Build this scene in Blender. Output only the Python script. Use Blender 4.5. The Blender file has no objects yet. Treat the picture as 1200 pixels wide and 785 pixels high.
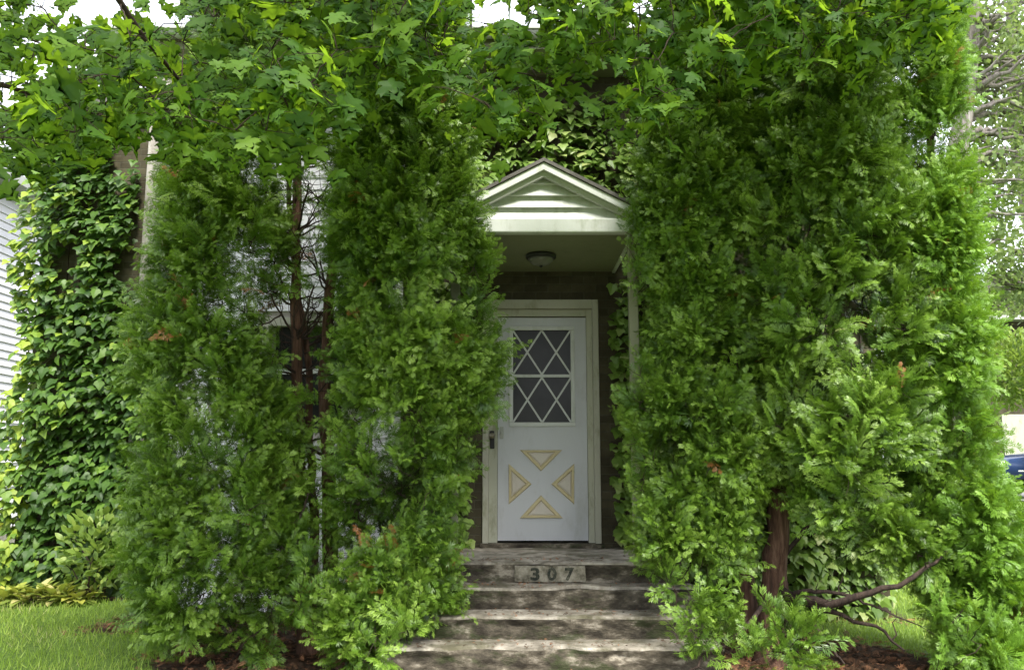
import bpy, bmesh, math, random
import numpy as np
from mathutils import Vector, Matrix
random.seed(7); rng = np.random.default_rng(7)
scene = bpy.context.scene
COL = scene.collection
R = math.radians

# ------------------------------------------------------------------ camera
PITCH = R(8.7); CAMZ = 1.45
cam_d = bpy.data.cameras.new("camera"); cam = bpy.data.objects.new("camera", cam_d); COL.objects.link(cam)
cam.location = (0, 0, CAMZ); cam.rotation_euler = (math.pi/2 + PITCH, 0, 0)
cam_d.sensor_width = 36; cam_d.lens = 30; cam_d.clip_start = .05; cam_d.clip_end = 2000
scene.camera = cam
CT, ST = math.cos(PITCH), math.sin(PITCH)
def at(px, py, Y):
    """point at distance Y seen at photo pixel (1200x785 frame)"""
    d = (px-600)/1000; e = (392.5-py)/1000
    ry = CT - e*ST; t = Y/ry
    return np.array((d*t, Y, CAMZ + (ST+e*CT)*t))

def smooth(a, b, x):
    t = np.clip((np.asarray(x, float)-a)/(b-a), 0, 1); return t*t*(3-2*t)
def ground_z(x, y):
    x = np.asarray(x, float); y = np.asarray(y, float)
    z = .17*smooth(3.5, 8.5, y) + .60*smooth(3.5, 10, x)*smooth(8, 17, y)
    z = z*(1-smooth(1.6, .95, np.abs(x-.27))*smooth(5.6, 5.0, y)) 
    z = z + .012*np.sin(x*2.1+y*1.3)*np.cos(x*1.1-y*2.3)*smooth(1.2, 2.0, np.abs(x-.27))
    return z

# ------------------------------------------------------------------ materials
def new_mat(name):
    m = bpy.data.materials.new(name); m.use_nodes = True
    nt = m.node_tree; nt.nodes.clear()
    return m, nt
def N(nt, t, **kw):
    n = nt.nodes.new(t)
    for k, v in kw.items():
        if k in n.inputs.keys(): n.inputs[k].default_value = v
        else: setattr(n, k, v)
    return n
def ramp(nt, stops, fac=None, interp='LINEAR'):
    r = nt.nodes.new('ShaderNodeValToRGB'); cr = r.color_ramp; cr.interpolation = interp
    while len(cr.elements) > 1: cr.elements.remove(cr.elements[-1])
    cr.elements[0].position = stops[0][0]; cr.elements[0].color = (*stops[0][1], 1)
    for p, c in stops[1:]:
        e = cr.elements.new(p); e.color = (*c, 1)
    if fac is not None: nt.links.new(fac, r.inputs[0])
    return r
def noise_mat(name, stops, scale=5, rough=.8, bump=.3, bscale=None, detail=8, spec=.3, stretch=(1,1,1), second=None, metallic=0):
    m, nt = new_mat(name); L = nt.links.new
    tc = N(nt, 'ShaderNodeTexCoord'); mp = N(nt, 'ShaderNodeMapping'); mp.inputs['Scale'].default_value = stretch
    L(tc.outputs['Object'], mp.inputs[0])
    no = N(nt, 'ShaderNodeTexNoise', Scale=scale, Detail=detail, Roughness=.65); L(mp.outputs[0], no.inputs['Vector'])
    r = ramp(nt, stops, no.outputs['Fac']); colo = r.outputs[0]
    if second:
        s2, stops2, colr = second
        n2 = N(nt, 'ShaderNodeTexNoise', Scale=s2, Detail=6, Roughness=.7); L(mp.outputs[0], n2.inputs['Vector'])
        r2 = ramp(nt, stops2, n2.outputs['Fac'])
        mx = N(nt, 'ShaderNodeMixRGB'); L(r2.outputs[0], mx.inputs[0]); L(colo, mx.inputs[1]); mx.inputs[2].default_value = (*colr, 1)
        colo = mx.outputs[0]
    b = N(nt, 'ShaderNodeBsdfPrincipled', Roughness=rough, Metallic=metallic); b.inputs['Specular IOR Level'].default_value = spec
    L(colo, b.inputs['Base Color'])
    if bump:
        nb = N(nt, 'ShaderNodeTexNoise', Scale=bscale or scale*4, Detail=8, Roughness=.7); L(mp.outputs[0], nb.inputs['Vector'])
        bp = N(nt, 'ShaderNodeBump', Strength=bump, Distance=.02); L(nb.outputs['Fac'], bp.inputs['Height']); L(bp.outputs[0], b.inputs['Normal'])
    o = N(nt, 'ShaderNodeOutputMaterial'); L(b.outputs[0], o.inputs[0])
    return m
def leaf_mat(name, stops, rough=.45, trans=.3, transcol=(.16,.3,.03), spec=.4, veins=0):
    m, nt = new_mat(name); L = nt.links.new
    a = N(nt, 'ShaderNodeAttribute', attribute_name='tint')
    r = ramp(nt, stops, a.outputs['Fac'])
    b = N(nt, 'ShaderNodeBsdfPrincipled', Roughness=rough); b.inputs['Specular IOR Level'].default_value = spec
    L(r.outputs[0], b.inputs['Base Color'])
    t = N(nt, 'ShaderNodeBsdfTranslucent')
    mx = N(nt, 'ShaderNodeMixRGB', blend_type='MIX'); mx.inputs[0].default_value = .6
    L(r.outputs[0], mx.inputs[1]); mx.inputs[2].default_value = (*transcol, 1); L(mx.outputs[0], t.inputs[0])
    ms = N(nt, 'ShaderNodeMixShader'); ms.inputs[0].default_value = trans
    L(b.outputs[0], ms.inputs[1]); L(t.outputs[0], ms.inputs[2])
    o = N(nt, 'ShaderNodeOutputMaterial'); L(ms.outputs[0], o.inputs[0])
    return m
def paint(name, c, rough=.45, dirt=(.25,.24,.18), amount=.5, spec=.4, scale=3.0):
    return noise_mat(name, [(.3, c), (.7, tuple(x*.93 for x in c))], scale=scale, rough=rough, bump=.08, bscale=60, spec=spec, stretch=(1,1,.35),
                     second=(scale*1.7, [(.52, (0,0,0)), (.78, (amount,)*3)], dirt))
M = {}
M['door'] = paint('door_paint', (.50,.51,.53), .45, (.30,.29,.25), .6)
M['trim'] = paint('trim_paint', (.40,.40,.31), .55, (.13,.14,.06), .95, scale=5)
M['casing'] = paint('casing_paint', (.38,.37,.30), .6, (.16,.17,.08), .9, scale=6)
M['white'] = paint('white_paint', (.54,.555,.53), .5, (.26,.28,.20), .85, scale=5)
M['moulding'] = paint('moulding_paint', (.52,.44,.25), .5, (.30,.24,.10), .8, scale=9)
M['panel'] = paint('panel_paint', (.56,.51,.44), .5, (.42,.37,.28), .6, scale=9)
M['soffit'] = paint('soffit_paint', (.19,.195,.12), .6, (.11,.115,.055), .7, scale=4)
M['black'] = noise_mat('black_metal', [(.3,(.012,.012,.012)),(.7,(.03,.028,.025))], 12, .5, .05)
M['brass'] = noise_mat('aged_metal', [(.3,(.30,.27,.20)),(.7,(.18,.16,.12))], 30, .35, .05, metallic=.8)
M['gutter'] = paint('gutter_paint', (.36,.37,.33), .5, (.2,.2,.17), .6)
M['stucco'] = noise_mat('stucco', [(.3,(.20,.175,.15)),(.5,(.34,.31,.28)),(.72,(.50,.47,.44))], 3.5, .9, .8, 28, stretch=(1.6,1.6,.5))
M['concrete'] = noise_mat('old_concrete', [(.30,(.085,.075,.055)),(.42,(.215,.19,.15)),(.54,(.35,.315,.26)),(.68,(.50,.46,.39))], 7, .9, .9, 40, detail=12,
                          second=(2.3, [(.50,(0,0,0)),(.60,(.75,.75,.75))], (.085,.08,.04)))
M['riser'] = noise_mat('riser_dirt_sill_shade', [(.32,(.016,.012,.008)),(.45,(.05,.042,.03)),(.56,(.11,.093,.068)),(.66,(.30,.265,.21))], 8.5, .95, 1.0, 30, detail=14, stretch=(.8,1,1.7),
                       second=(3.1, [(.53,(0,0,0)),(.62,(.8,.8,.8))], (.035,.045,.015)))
M['patch'] = noise_mat('pale_patch', [(.38,(.05,.045,.03)),(.47,(.15,.135,.10)),(.62,(.30,.275,.22))], 9, .9, .6, 60)
M['digit'] = noise_mat('digit_paint', [(.40,(.012,.016,.012)),(.56,(.05,.05,.035)),(.66,(.22,.21,.17))], 26, .8, .3)
M['bark'] = noise_mat('red_bark', [(.3,(.035,.02,.014)),(.5,(.105,.055,.036)),(.72,(.22,.135,.095))], 9, .95, 1.0, 26, stretch=(4,4,.45), detail=10)
M['darkbark'] = noise_mat('dark_twig', [(.3,(.018,.012,.010)),(.7,(.075,.05,.038))], 14, .95, .8, 40, stretch=(2,2,.6))
M['greybark'] = noise_mat('grey_bark', [(.3,(.09,.075,.065)),(.5,(.20,.175,.16)),(.72,(.36,.33,.31))], 5, .95, 1.0, 20, stretch=(3,3,.4))
M['soil'] = noise_mat('soil', [(.3,(.02,.014,.009)),(.5,(.06,.042,.028)),(.7,(.12,.088,.06))], 6, .95, 1.0, 50)
M['asphalt'] = noise_mat('asphalt', [(.3,(.10,.10,.10)),(.7,(.2,.2,.2))], 20, .9, .4, 90)
M['glass_dark'] = noise_mat('dark_glass', [(.3,(.012,.013,.012)),(.7,(.03,.03,.028))], 4, .25, 0, spec=.15)
M['roof'] = noise_mat('shingles', [(.3,(.06,.055,.05)),(.7,(.15,.14,.13))], 8, .9, .6, 40)
M['chrome'] = noise_mat('chrome', [(.3,(.7,.7,.7)),(.7,(.6,.6,.6))], 4, .2, 0, metallic=1)
M['carpaint'] = noise_mat('car_paint', [(.3,(.02,.04,.11)),(.7,(.026,.05,.13))], 2, .2, 0, spec=.6)
M['tyre'] = noise_mat('rubber', [(.3,(.015,.015,.015)),(.7,(.03,.03,.03))], 9, .85, .2)
M['lens'] = noise_mat('lamp_lens', [(.3,(.7,.7,.72)),(.7,(.6,.6,.62))], 6, .15, 0, spec=.6)
M['redlens'] = noise_mat('tail_lens', [(.3,(.35,.01,.01)),(.7,(.3,.01,.01))], 6, .2, 0)
M['frost'] = noise_mat('frosted_glass', [(.3,(.17,.17,.145)),(.7,(.12,.12,.10))], 6, .3, 0)

# ground : grass / soil mix
def ground_material():
    m, nt = new_mat('ground'); L = nt.links.new
    g = N(nt, 'ShaderNodeNewGeometry')
    n1 = N(nt, 'ShaderNodeTexNoise', Scale=1.3, Detail=10, Roughness=.7); L(g.outputs['Position'], n1.inputs['Vector'])
    n2 = N(nt, 'ShaderNodeTexNoise', Scale=30, Detail=8, Roughness=.8); L(g.outputs['Position'], n2.inputs['Vector'])
    gr = ramp(nt, [(.3,(.05,.085,.02)),(.5,(.11,.18,.035)),(.7,(.19,.26,.06))], n2.outputs['Fac'])
    so = ramp(nt, [(.3,(.018,.012,.008)),(.5,(.06,.042,.028)),(.7,(.13,.095,.065))], n2.outputs['Fac'])
    a = N(nt, 'ShaderNodeAttribute', attribute_name='bed')
    ad = N(nt, 'ShaderNodeMath', operation='ADD'); L(a.outputs['Fac'], ad.inputs[0])
    sc_ = N(nt, 'ShaderNodeMath', operation='MULTIPLY_ADD'); L(n1.outputs['Fac'], sc_.inputs[0]); sc_.inputs[1].default_value = .8; sc_.inputs[2].default_value = -.4
    L(sc_.outputs[0], ad.inputs[1])
    st = ramp(nt, [(.42,(0,0,0)),(.58,(1,1,1))], ad.outputs[0])
    mx = N(nt, 'ShaderNodeMixRGB'); L(st.outputs[0], mx.inputs[0]); L(gr.outputs[0], mx.inputs[1]); L(so.outputs[0], mx.inputs[2])
    b = N(nt, 'ShaderNodeBsdfPrincipled', Roughness=.95); b.inputs['Specular IOR Level'].default_value = .1; L(mx.outputs[0], b.inputs['Base Color'])
    bp = N(nt, 'ShaderNodeBump', Strength=.8, Distance=.03); L(n2.outputs['Fac'], bp.inputs['Height']); L(bp.outputs[0], b.inputs['Normal'])
    o = N(nt, 'ShaderNodeOutputMaterial'); L(b.outputs[0], o.inputs[0])
    return m
M['ground'] = ground_material()
def brick_material(name, c1, c2, mortar):
    m, nt = new_mat(name); L = nt.links.new
    tc = N(nt, 'ShaderNodeTexCoord'); mp = N(nt, 'ShaderNodeMapping'); mp.inputs['Rotation'].default_value = (R(90), 0, 0)
    L(tc.outputs['Object'], mp.inputs[0])
    bt = N(nt, 'ShaderNodeTexBrick', Scale=1.0); bt.inputs['Brick Width'].default_value = .22; bt.inputs['Row Height'].default_value = .075
    bt.inputs['Mortar Size'].default_value = .006; bt.inputs['Mortar Smooth'].default_value = .3
    bt.inputs['Color1'].default_value = (*c1, 1); bt.inputs['Color2'].default_value = (*c2, 1); bt.inputs['Mortar'].default_value = (*mortar, 1)
    L(mp.outputs[0], bt.inputs['Vector'])
    no = N(nt, 'ShaderNodeTexNoise', Scale=3, Detail=10, Roughness=.75); L(tc.outputs['Object'], no.inputs['Vector'])
    r = ramp(nt, [(.3,(.45,.42,.4)),(.7,(1.15,1.15,1.15))], no.outputs['Fac'])
    mx = N(nt, 'ShaderNodeMixRGB', blend_type='MULTIPLY'); mx.inputs[0].default_value = 1; L(bt.outputs['Color'], mx.inputs[1]); L(r.outputs[0], mx.inputs[2])
    b = N(nt, 'ShaderNodeBsdfPrincipled', Roughness=.9); b.inputs['Specular IOR Level'].default_value = .2; L(mx.outputs[0], b.inputs['Base Color'])
    bp = N(nt, 'ShaderNodeBump', Strength=.7, Distance=.01, invert=True); L(bt.outputs['Fac'], bp.inputs['Height']); L(bp.outputs[0], b.inputs['Normal'])
    o = N(nt, 'ShaderNodeOutputMaterial'); L(b.outputs[0], o.inputs[0])
    return m
M['brick'] = brick_material('brown_brick', (.085,.075,.045), (.055,.048,.03), (.085,.08,.055))
M['siding'] = paint('siding_paint', (.74,.73,.76), .5, (.55,.54,.5), .5, scale=1.5)
M['thuja'] = leaf_mat('thuja_green', [(0,(.036,.083,.010)),(.35,(.082,.162,.014)),(.75,(.152,.258,.026)),(.95,(.24,.36,.06)),(.97,(.20,.13,.04)),(1,(.26,.10,.03))], .42, .2, (.20,.36,.02), .42)
M['thuja_sunlit'] = leaf_mat('thuja_sunlit', [(0,(.06,.13,.015)),(.35,(.11,.22,.022)),(.75,(.16,.30,.03)),(.96,(.24,.38,.06)),(1,(.26,.14,.04))], .45, .28, (.28,.46,.02), .4)  # lighter copy of the thuja green, sunlight put into the colour
M['maple'] = leaf_mat('maple_green', [(0,(.03,.085,.012)),(.5,(.07,.155,.015)),(.85,(.12,.22,.02)),(1,(.15,.26,.03))], .55, .6, (.32,.50,.02), .25)
M['ivy'] = leaf_mat('ivy_green', [(0,(.02,.055,.008)),(.5,(.05,.11,.014)),(.82,(.11,.20,.025)),(1,(.24,.32,.03))], .5, .3, (.24,.40,.03), .35)
M['creeper'] = leaf_mat('creeper_green', [(0,(.07,.13,.02)),(.5,(.15,.25,.04)),(.85,(.26,.34,.10)),(1,(.36,.38,.14))], .45, .3, (.3,.45,.05), .4)
M['bgleaf'] = leaf_mat('pale_leaf', [(0,(.08,.13,.04)),(.5,(.15,.22,.07)),(1,(.28,.34,.12))], .5, .45, (.34,.46,.10), .4)
M['bushleaf'] = leaf_mat('bush_leaf', [(0,(.09,.15,.03)),(.5,(.16,.25,.045)),(1,(.28,.36,.08))], .5, .4, (.35,.48,.06), .4)
M['hosta'] = leaf_mat('hosta_leaf', [(0,(.14,.20,.04)),(.5,(.26,.32,.06)),(.85,(.42,.42,.07)),(1,(.50,.46,.18))], .45, .3, (.4,.45,.05), .4)
M['grass'] = leaf_mat('grass_blade', [(0,(.14,.24,.03)),(.5,(.25,.37,.05)),(.9,(.36,.46,.09)),(1,(.48,.44,.22))], .5, .3, (.28,.42,.05), .3)
M['litter'] = leaf_mat('dead_litter', [(0,(.05,.03,.02)),(.4,(.12,.07,.04)),(.75,(.26,.13,.07)),(1,(.42,.20,.10))], .8, .15, (.3,.12,.05), .2)

# ------------------------------------------------------------------ object helpers
def tag(o, label=None, cat=None, group=None, kind=None):
    if label: o['label'] = label
    if cat: o['category'] = cat
    if group: o['group'] = group
    if kind: o['kind'] = kind
    return o
def empty(name, loc, label, cat, group=None, rz=0):
    o = bpy.data.objects.new(name, None); COL.objects.link(o); o.location = loc; o.rotation_euler = (0, 0, rz); o.empty_display_size = .1
    return tag(o, label, cat, group)
def link(name, me, mat, parent=None, local=False):
    """me is in world coordinates unless local; parents here are unrotated unless local"""
    o = bpy.data.objects.new(name, me); COL.objects.link(o)
    if mat is not None: me.materials.append(mat)
    if parent is not None:
        o.parent = parent
        if not local:
            p = parent; off = Vector((0, 0, 0))
            while p is not None: off += p.location; p = p.parent
            me.transform(Matrix.Translation(-off))
    elif not local:
        # origin at base centre
        n = len(me.vertices); a = np.empty(n*3, np.float32); me.vertices.foreach_get('co', a); a = a.reshape(-1, 3)
        c = Vector(((a[:,0].min()+a[:,0].max())/2, (a[:,1].min()+a[:,1].max())/2, a[:,2].min()))
        me.transform(Matrix.Translation(-c)); o.location = c
    return o
class MB:
    def __init__(s): s.bm = bmesh.new()
    def box(s, x0, x1, y0, y1, z0, z1, bevel=0, seg=2, rot=None):
        v = [s.bm.verts.new(p) for p in ((x0,y0,z0),(x1,y0,z0),(x1,y1,z0),(x0,y1,z0),(x0,y0,z1),(x1,y0,z1),(x1,y1,z1),(x0,y1,z1))]
        if rot is not None:
            c = Vector(((x0+x1)/2,(y0+y1)/2,(z0+z1)/2))
            for q in v: q.co = rot @ (q.co-c) + c
        f = [s.bm.faces.new([v[i] for i in t]) for t in ((0,3,2,1),(4,5,6,7),(0,1,5,4),(1,2,6,5),(2,3,7,6),(3,0,4,7))]
        if bevel:
            es = list({e for g in f for e in g.edges})
            bmesh.ops.bevel(s.bm, geom=es, offset=bevel, segments=seg, affect='EDGES', profile=.5)
        return s
    def prism(s, pts, y0, y1):
        """polygon of (x,z), extruded along y"""
        a = [s.bm.verts.new((x, y0, z)) for x, z in pts]; b = [s.bm.verts.new((x, y1, z)) for x, z in pts]
        s.bm.faces.new(a); s.bm.faces.new(b[::-1]); n = len(pts)
        for i in range(n): s.bm.faces.new((a[i], b[i], b[(i+1)%n], a[(i+1)%n]))
        return s
    def prism_x(s, pts, x0, x1):
        a = [s.bm.verts.new((x0, y, z)) for y, z in pts]; b = [s.bm.verts.new((x1, y, z)) for y, z in pts]
        s.bm.faces.new(a); s.bm.faces.new(b[::-1]); n = len(pts)
        for i in range(n): s.bm.faces.new((a[i], b[i], b[(i+1)%n], a[(i+1)%n]))
        return s
    def bar(s, p0, p1, w, h):
        """bar with rectangular section; w across in xz plane, h along y"""
        p0, p1 = Vector(p0), Vector(p1); d = (p1-p0).normalized(); n = Vector((0,1,0)).cross(d).normalized()
        v = []
        for p in (p0, p1):
            for a, b in ((-1,-1),(1,-1),(1,1),(-1,1)): v.append(s.bm.verts.new(p + n*(a*w/2) + Vector((0,1,0))*(b*h/2)))
        for t in ((0,1,2,3),(7,6,5,4),(0,4,5,1),(1,5,6,2),(2,6,7,3),(3,7,4,0)): s.bm.faces.new([v[i] for i in t])
        return s
    def lathe(s, prof, c, seg=32, axis='z'):
        rings = []
        for r, h in prof:
            ring = []
            for i in range(seg):
                a = 2*math.pi*i/seg; x, y = r*math.cos(a), r*math.sin(a)
                p = (x, y, h) if axis == 'z' else ((x, h, y) if axis == 'y' else (h, x, y))
                ring.append(s.bm.verts.new(Vector(c)+Vector(p)))
            rings.append(ring)
        for a, b in zip(rings, rings[1:]):
            for i in range(seg): s.bm.faces.new((a[i], a[(i+1)%seg], b[(i+1)%seg], b[i]))
        if prof[0][0] > 1e-4: s.bm.faces.new(rings[0][::-1])
        if prof[-1][0] > 1e-4: s.bm.faces.new(rings[-1])
        return s
    def mesh(s, name, smooth=False):
        bmesh.ops.recalc_face_normals(s.bm, faces=s.bm.faces[:])
        me = bpy.data.meshes.new(name); s.bm.to_mesh(me); s.bm.free()
        if smooth:
            for p in me.polygons: p.use_smooth = True
        return me
    def build(s, name, mat, parent=None, smooth=False, local=False):
        return link(name, s.mesh(name, smooth), mat, parent, local)

def np_mesh(name, V, F, tint=None, attr='tint', smooth=False):
    """V (n,3), F (m,k) all faces k-gons"""
    me = bpy.data.meshes.new(name); n, (m, k) = len(V), F.shape
    me.vertices.add(n); me.vertices.foreach_set('co', np.ascontiguousarray(V, np.float32).ravel())
    me.loops.add(m*k); me.loops.foreach_set('vertex_index', np.ascontiguousarray(F, np.int32).ravel())
    me.polygons.add(m); me.polygons.foreach_set('loop_start', np.arange(0, m*k, k, dtype=np.int32))
    try: me.polygons.foreach_set('loop_total', np.full(m, k, np.int32))
    except Exception: pass
    if smooth: me.polygons.foreach_set('use_smooth', np.ones(m, bool))
    if tint is not None:
        dom = 'FACE' if len(tint) == m else 'POINT'
        a = me.attributes.new(attr, 'FLOAT', dom); a.data.foreach_set('value', np.ascontiguousarray(tint, np.float32))
    me.update(calc_edges=True)
    return me
def norm(v): return v/np.maximum(np.linalg.norm(v, axis=-1, keepdims=True), 1e-9)
def scatter(name, tmpls, pos, axis, normal, scale, tint):
    """instances of flat leaf templates baked in one mesh: template y -> axis, z -> normal"""
    axis = norm(axis); xx = norm(np.cross(axis, normal)); zz = np.cross(xx, axis)
    Vs, Fs, Ts = [], [], []; base = 0
    which = np.arange(len(pos)) % len(tmpls)
    for i, (tv, tf) in enumerate(tmpls):
        s = which == i
        if not s.any(): continue
        p, a, x, z, sc, ti = pos[s], axis[s], xx[s], zz[s], np.broadcast_to(scale, len(pos))[s], tint[s]
        W = p[:,None,:] + sc[:,None,None]*(tv[None,:,0,None]*x[:,None,:] + tv[None,:,1,None]*a[:,None,:] + tv[None,:,2,None]*z[:,None,:])
        n = len(p); nv = len(tv)
        F = tf[None,:,:] + (np.arange(n)*nv)[:,None,None] + base
        Vs.append(W.reshape(-1,3)); Fs.append(F.reshape(-1, tf.shape[1])); Ts.append(np.repeat(ti, len(tf))); base += n*nv
    return np_mesh(name, np.concatenate(Vs), np.concatenate(Fs), np.concatenate(Ts))
def tubes(paths, sides=6, wob=0):
    """paths: list of (points (n,3), radii (n))"""
    Vs, Fs = [], []; base = 0
    for P_, r_ in paths:
        P_ = np.asarray(P_, float); r_ = np.asarray(r_, float); n = len(P_)
        T = norm(np.gradient(P_, axis=0)); up = np.array((0.,1.,0.)) if abs(T[0,1]) < .8 else np.array((1.,0.,0.))
        A = norm(np.cross(T, up)); B = np.cross(T, A)
        th = np.linspace(0, 2*np.pi, sides, endpoint=False)
        rr = r_[:,None]*(1 + (wob*(rng.random((n, sides))-.5) if wob else np.zeros((n, sides))))
        V = P_[:,None,:] + rr[:,:,None]*(np.cos(th)[None,:,None]*A[:,None,:] + np.sin(th)[None,:,None]*B[:,None,:])
        i = np.arange(n-1)[:,None]*sides; j = np.arange(sides)[None,:]; j2 = (j+1)%sides
        F = np.stack((i+j, i+j2, i+sides+j2, i+sides+j), -1).reshape(-1,4) + base
        Vs.append(V.reshape(-1,3)); Fs.append(F); base += n*sides
    return np.concatenate(Vs), np.concatenate(Fs)
def curve(p0, p1, n=8, sag=0., jit=0.03):
    p0, p1 = np.asarray(p0, float), np.asarray(p1, float); t = np.linspace(0,1,n)[:,None]
    L = np.linalg.norm(p1-p0); P_ = p0+(p1-p0)*t; P_[:,2] += -sag*L*4*(t*(1-t))[:,0]
    if jit: P_[1:-1] += rng.normal(0, jit*L, (n-2, 3))*.5
    return P_

# ------------------------------------------------------------------ leaf templates
def spray_template(seed, curl):
    r = np.random.default_rng(seed); V, F = [], []
    def zc(y, x): return -curl*y*y - .25*abs(x)**1.5 + r.normal(0,.012)
    def rh(bx, by, ang, ln, w):
        dx, dy = math.sin(ang), math.cos(ang); nx, ny = dy, -dx; b = len(V)
        for t, s in ((0,.0),(.55,w),(1,0),(.55,-w)):
            x = bx+dx*ln*t+nx*s; y = by+dy*ln*t+ny*s; V.append((x, y, zc(y, x)))
        F.append((b, b+1, b+2, b+3))
    rh(0, .0, 0, .6, .03); rh(0, .5, 0, .55, .055)
    for i, q in enumerate((.18,.38,.58)):
        for sg in (-1, 1):
            s2 = q + (.08 if sg > 0 else 0); rh(0, s2, sg*r.uniform(.55,.8), (.62-.35*s2)*r.uniform(.8,1.25), .05)
    return np.array(V), np.array(F)
SPRAY = [spray_template(i, c) for i, c in enumerate((.1,.25,.5,-.2))]
def outline_leaf(pts, fold=.15, droop=.2):
    """half outline (x>=0) from base to tip, mirrored; strips of quads to the midrib"""
    V, F = [], []
    mid = [(0, y, -droop*y*y) for y in np.linspace(0, pts[-1][1], len(pts))]
    for sg in (1, -1):
        b = len(V)
        for (x, y), m_ in zip(pts, mid):
            V.append(m_); V.append((sg*x, y, fold*x - droop*y*y - .25*x*x))
        for i in range(len(pts)-1):
            q = (b+2*i, b+2*i+1, b+2*i+3, b+2*i+2); F.append(q if sg > 0 else q[::-1])
    return np.array(V, float), np.array(F)
MAPLE_H = [(0,0),(.14,-.08),(.32,-.14),(.42,-.04),(.28,.09),(.38,.12),(.50,.11),(.73,.26),(.58,.32),(.62,.47),(.44,.41),(.21,.37),(.24,.57),(.35,.71),(.19,.75),(.11,.92),(0,1.1)]
MAPLE = [outline_leaf(MAPLE_H, f, d) for f, d in ((.1,.25),(.3,.12),(-.1,.35))]
IVY_H = [(0,0),(.22,-.12),(.42,.02),(.52,.30),(.36,.42),(.26,.62),(.12,.86),(0,1.0)]
IVY = [outline_leaf(IVY_H, f, d) for f, d in ((.05,.3),(.2,.45),(-.1,.2))]
OVAL = [outline_leaf([(0,0),(.2,.2),(.27,.45),(.18,.75),(0,1)], .15, .2)]
RHOMB = [(np.array([(0,0,0),(.3,.5,-.05),(0,1,-.2),(-.3,.5,-.05)], float), np.array([(0,1,2,3)]))]
HOSTA = [outline_leaf([(0,0),(.06,.15),(.2,.35),(.26,.55),(.2,.8),(0,1)], .3, .6)]
BLADE = [(np.array([(-.05,0,0),(.05,0,0),(.03,.6,.06),(-.03,.6,.06),(.0,1,.2)], float), np.array([(0,1,2,3),(3,2,4,4)]))]
BLADE = [(np.array([(-.06,0,0),(.06,0,0),(.025,1,c),(-.005,1,c)], float), np.array([(0,1,2,3)])) for c in (.1,.3,-.1)]

def rnd_dir(n): return norm(rng.normal(size=(n,3)))

# ------------------------------------------------------------------ ground
def ground():
    xs = np.concatenate((np.linspace(-120,-12,14)[:-1], np.linspace(-12,14,150), np.linspace(14,120,14)[1:]))
    ys = np.concatenate((np.linspace(-60,0,8)[:-1], np.linspace(0,20,130), np.linspace(20,220,16)[1:]))
    X, Y = np.meshgrid(xs, ys); Z = ground_z(X, Y); V = np.stack((X, Y, Z), -1).reshape(-1,3)
    nx, ny = len(xs), len(ys); i = np.arange(ny-1)[:,None]*nx; j = np.arange(nx-1)[None,:]
    F = np.stack((i+j, i+j+1, i+nx+j+1, i+nx+j), -1).reshape(-1,4)
    bed = bed_mask(V[:,0], V[:,1])
    me = np_mesh('lawn_ground', V, F, bed, 'bed', True)
    tag(link('lawn_ground', me, M['ground'], local=True), 'green lawn around the house with bare brown soil below the evergreens', 'lawn', kind='structure')
def bed_mask(x, y):
    a = smooth(1.2, .8, np.hypot((x+1.6)/.95, (y-6.5)/.85))
    b = smooth(1.25, .8, np.hypot((x-1.95)/1.05, (y-5.9)/1.0))
    c = smooth(.35, .0, np.abs(y-8.85)-.2)*smooth(-3, -3.5, x)*smooth(-7,-6.5,x)
    d = smooth(-3.6,-3.2,x)*smooth(1.6,1.3,x)*smooth(6.9,7.2,y) + .5*smooth(7.3,7.5,y)*smooth(3.8,3.4,x)*smooth(1.2,1.5,x)
    return np.clip(a+b+c+d, 0, 1)
ground()
# front path
mb = MB(); mb.box(-.75, 1.3, -6, 5.35, -.12, .016, .008)
tag(mb.build('path', M['concrete']), 'old concrete path leading up to the front steps', 'path', kind='structure')

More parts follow.
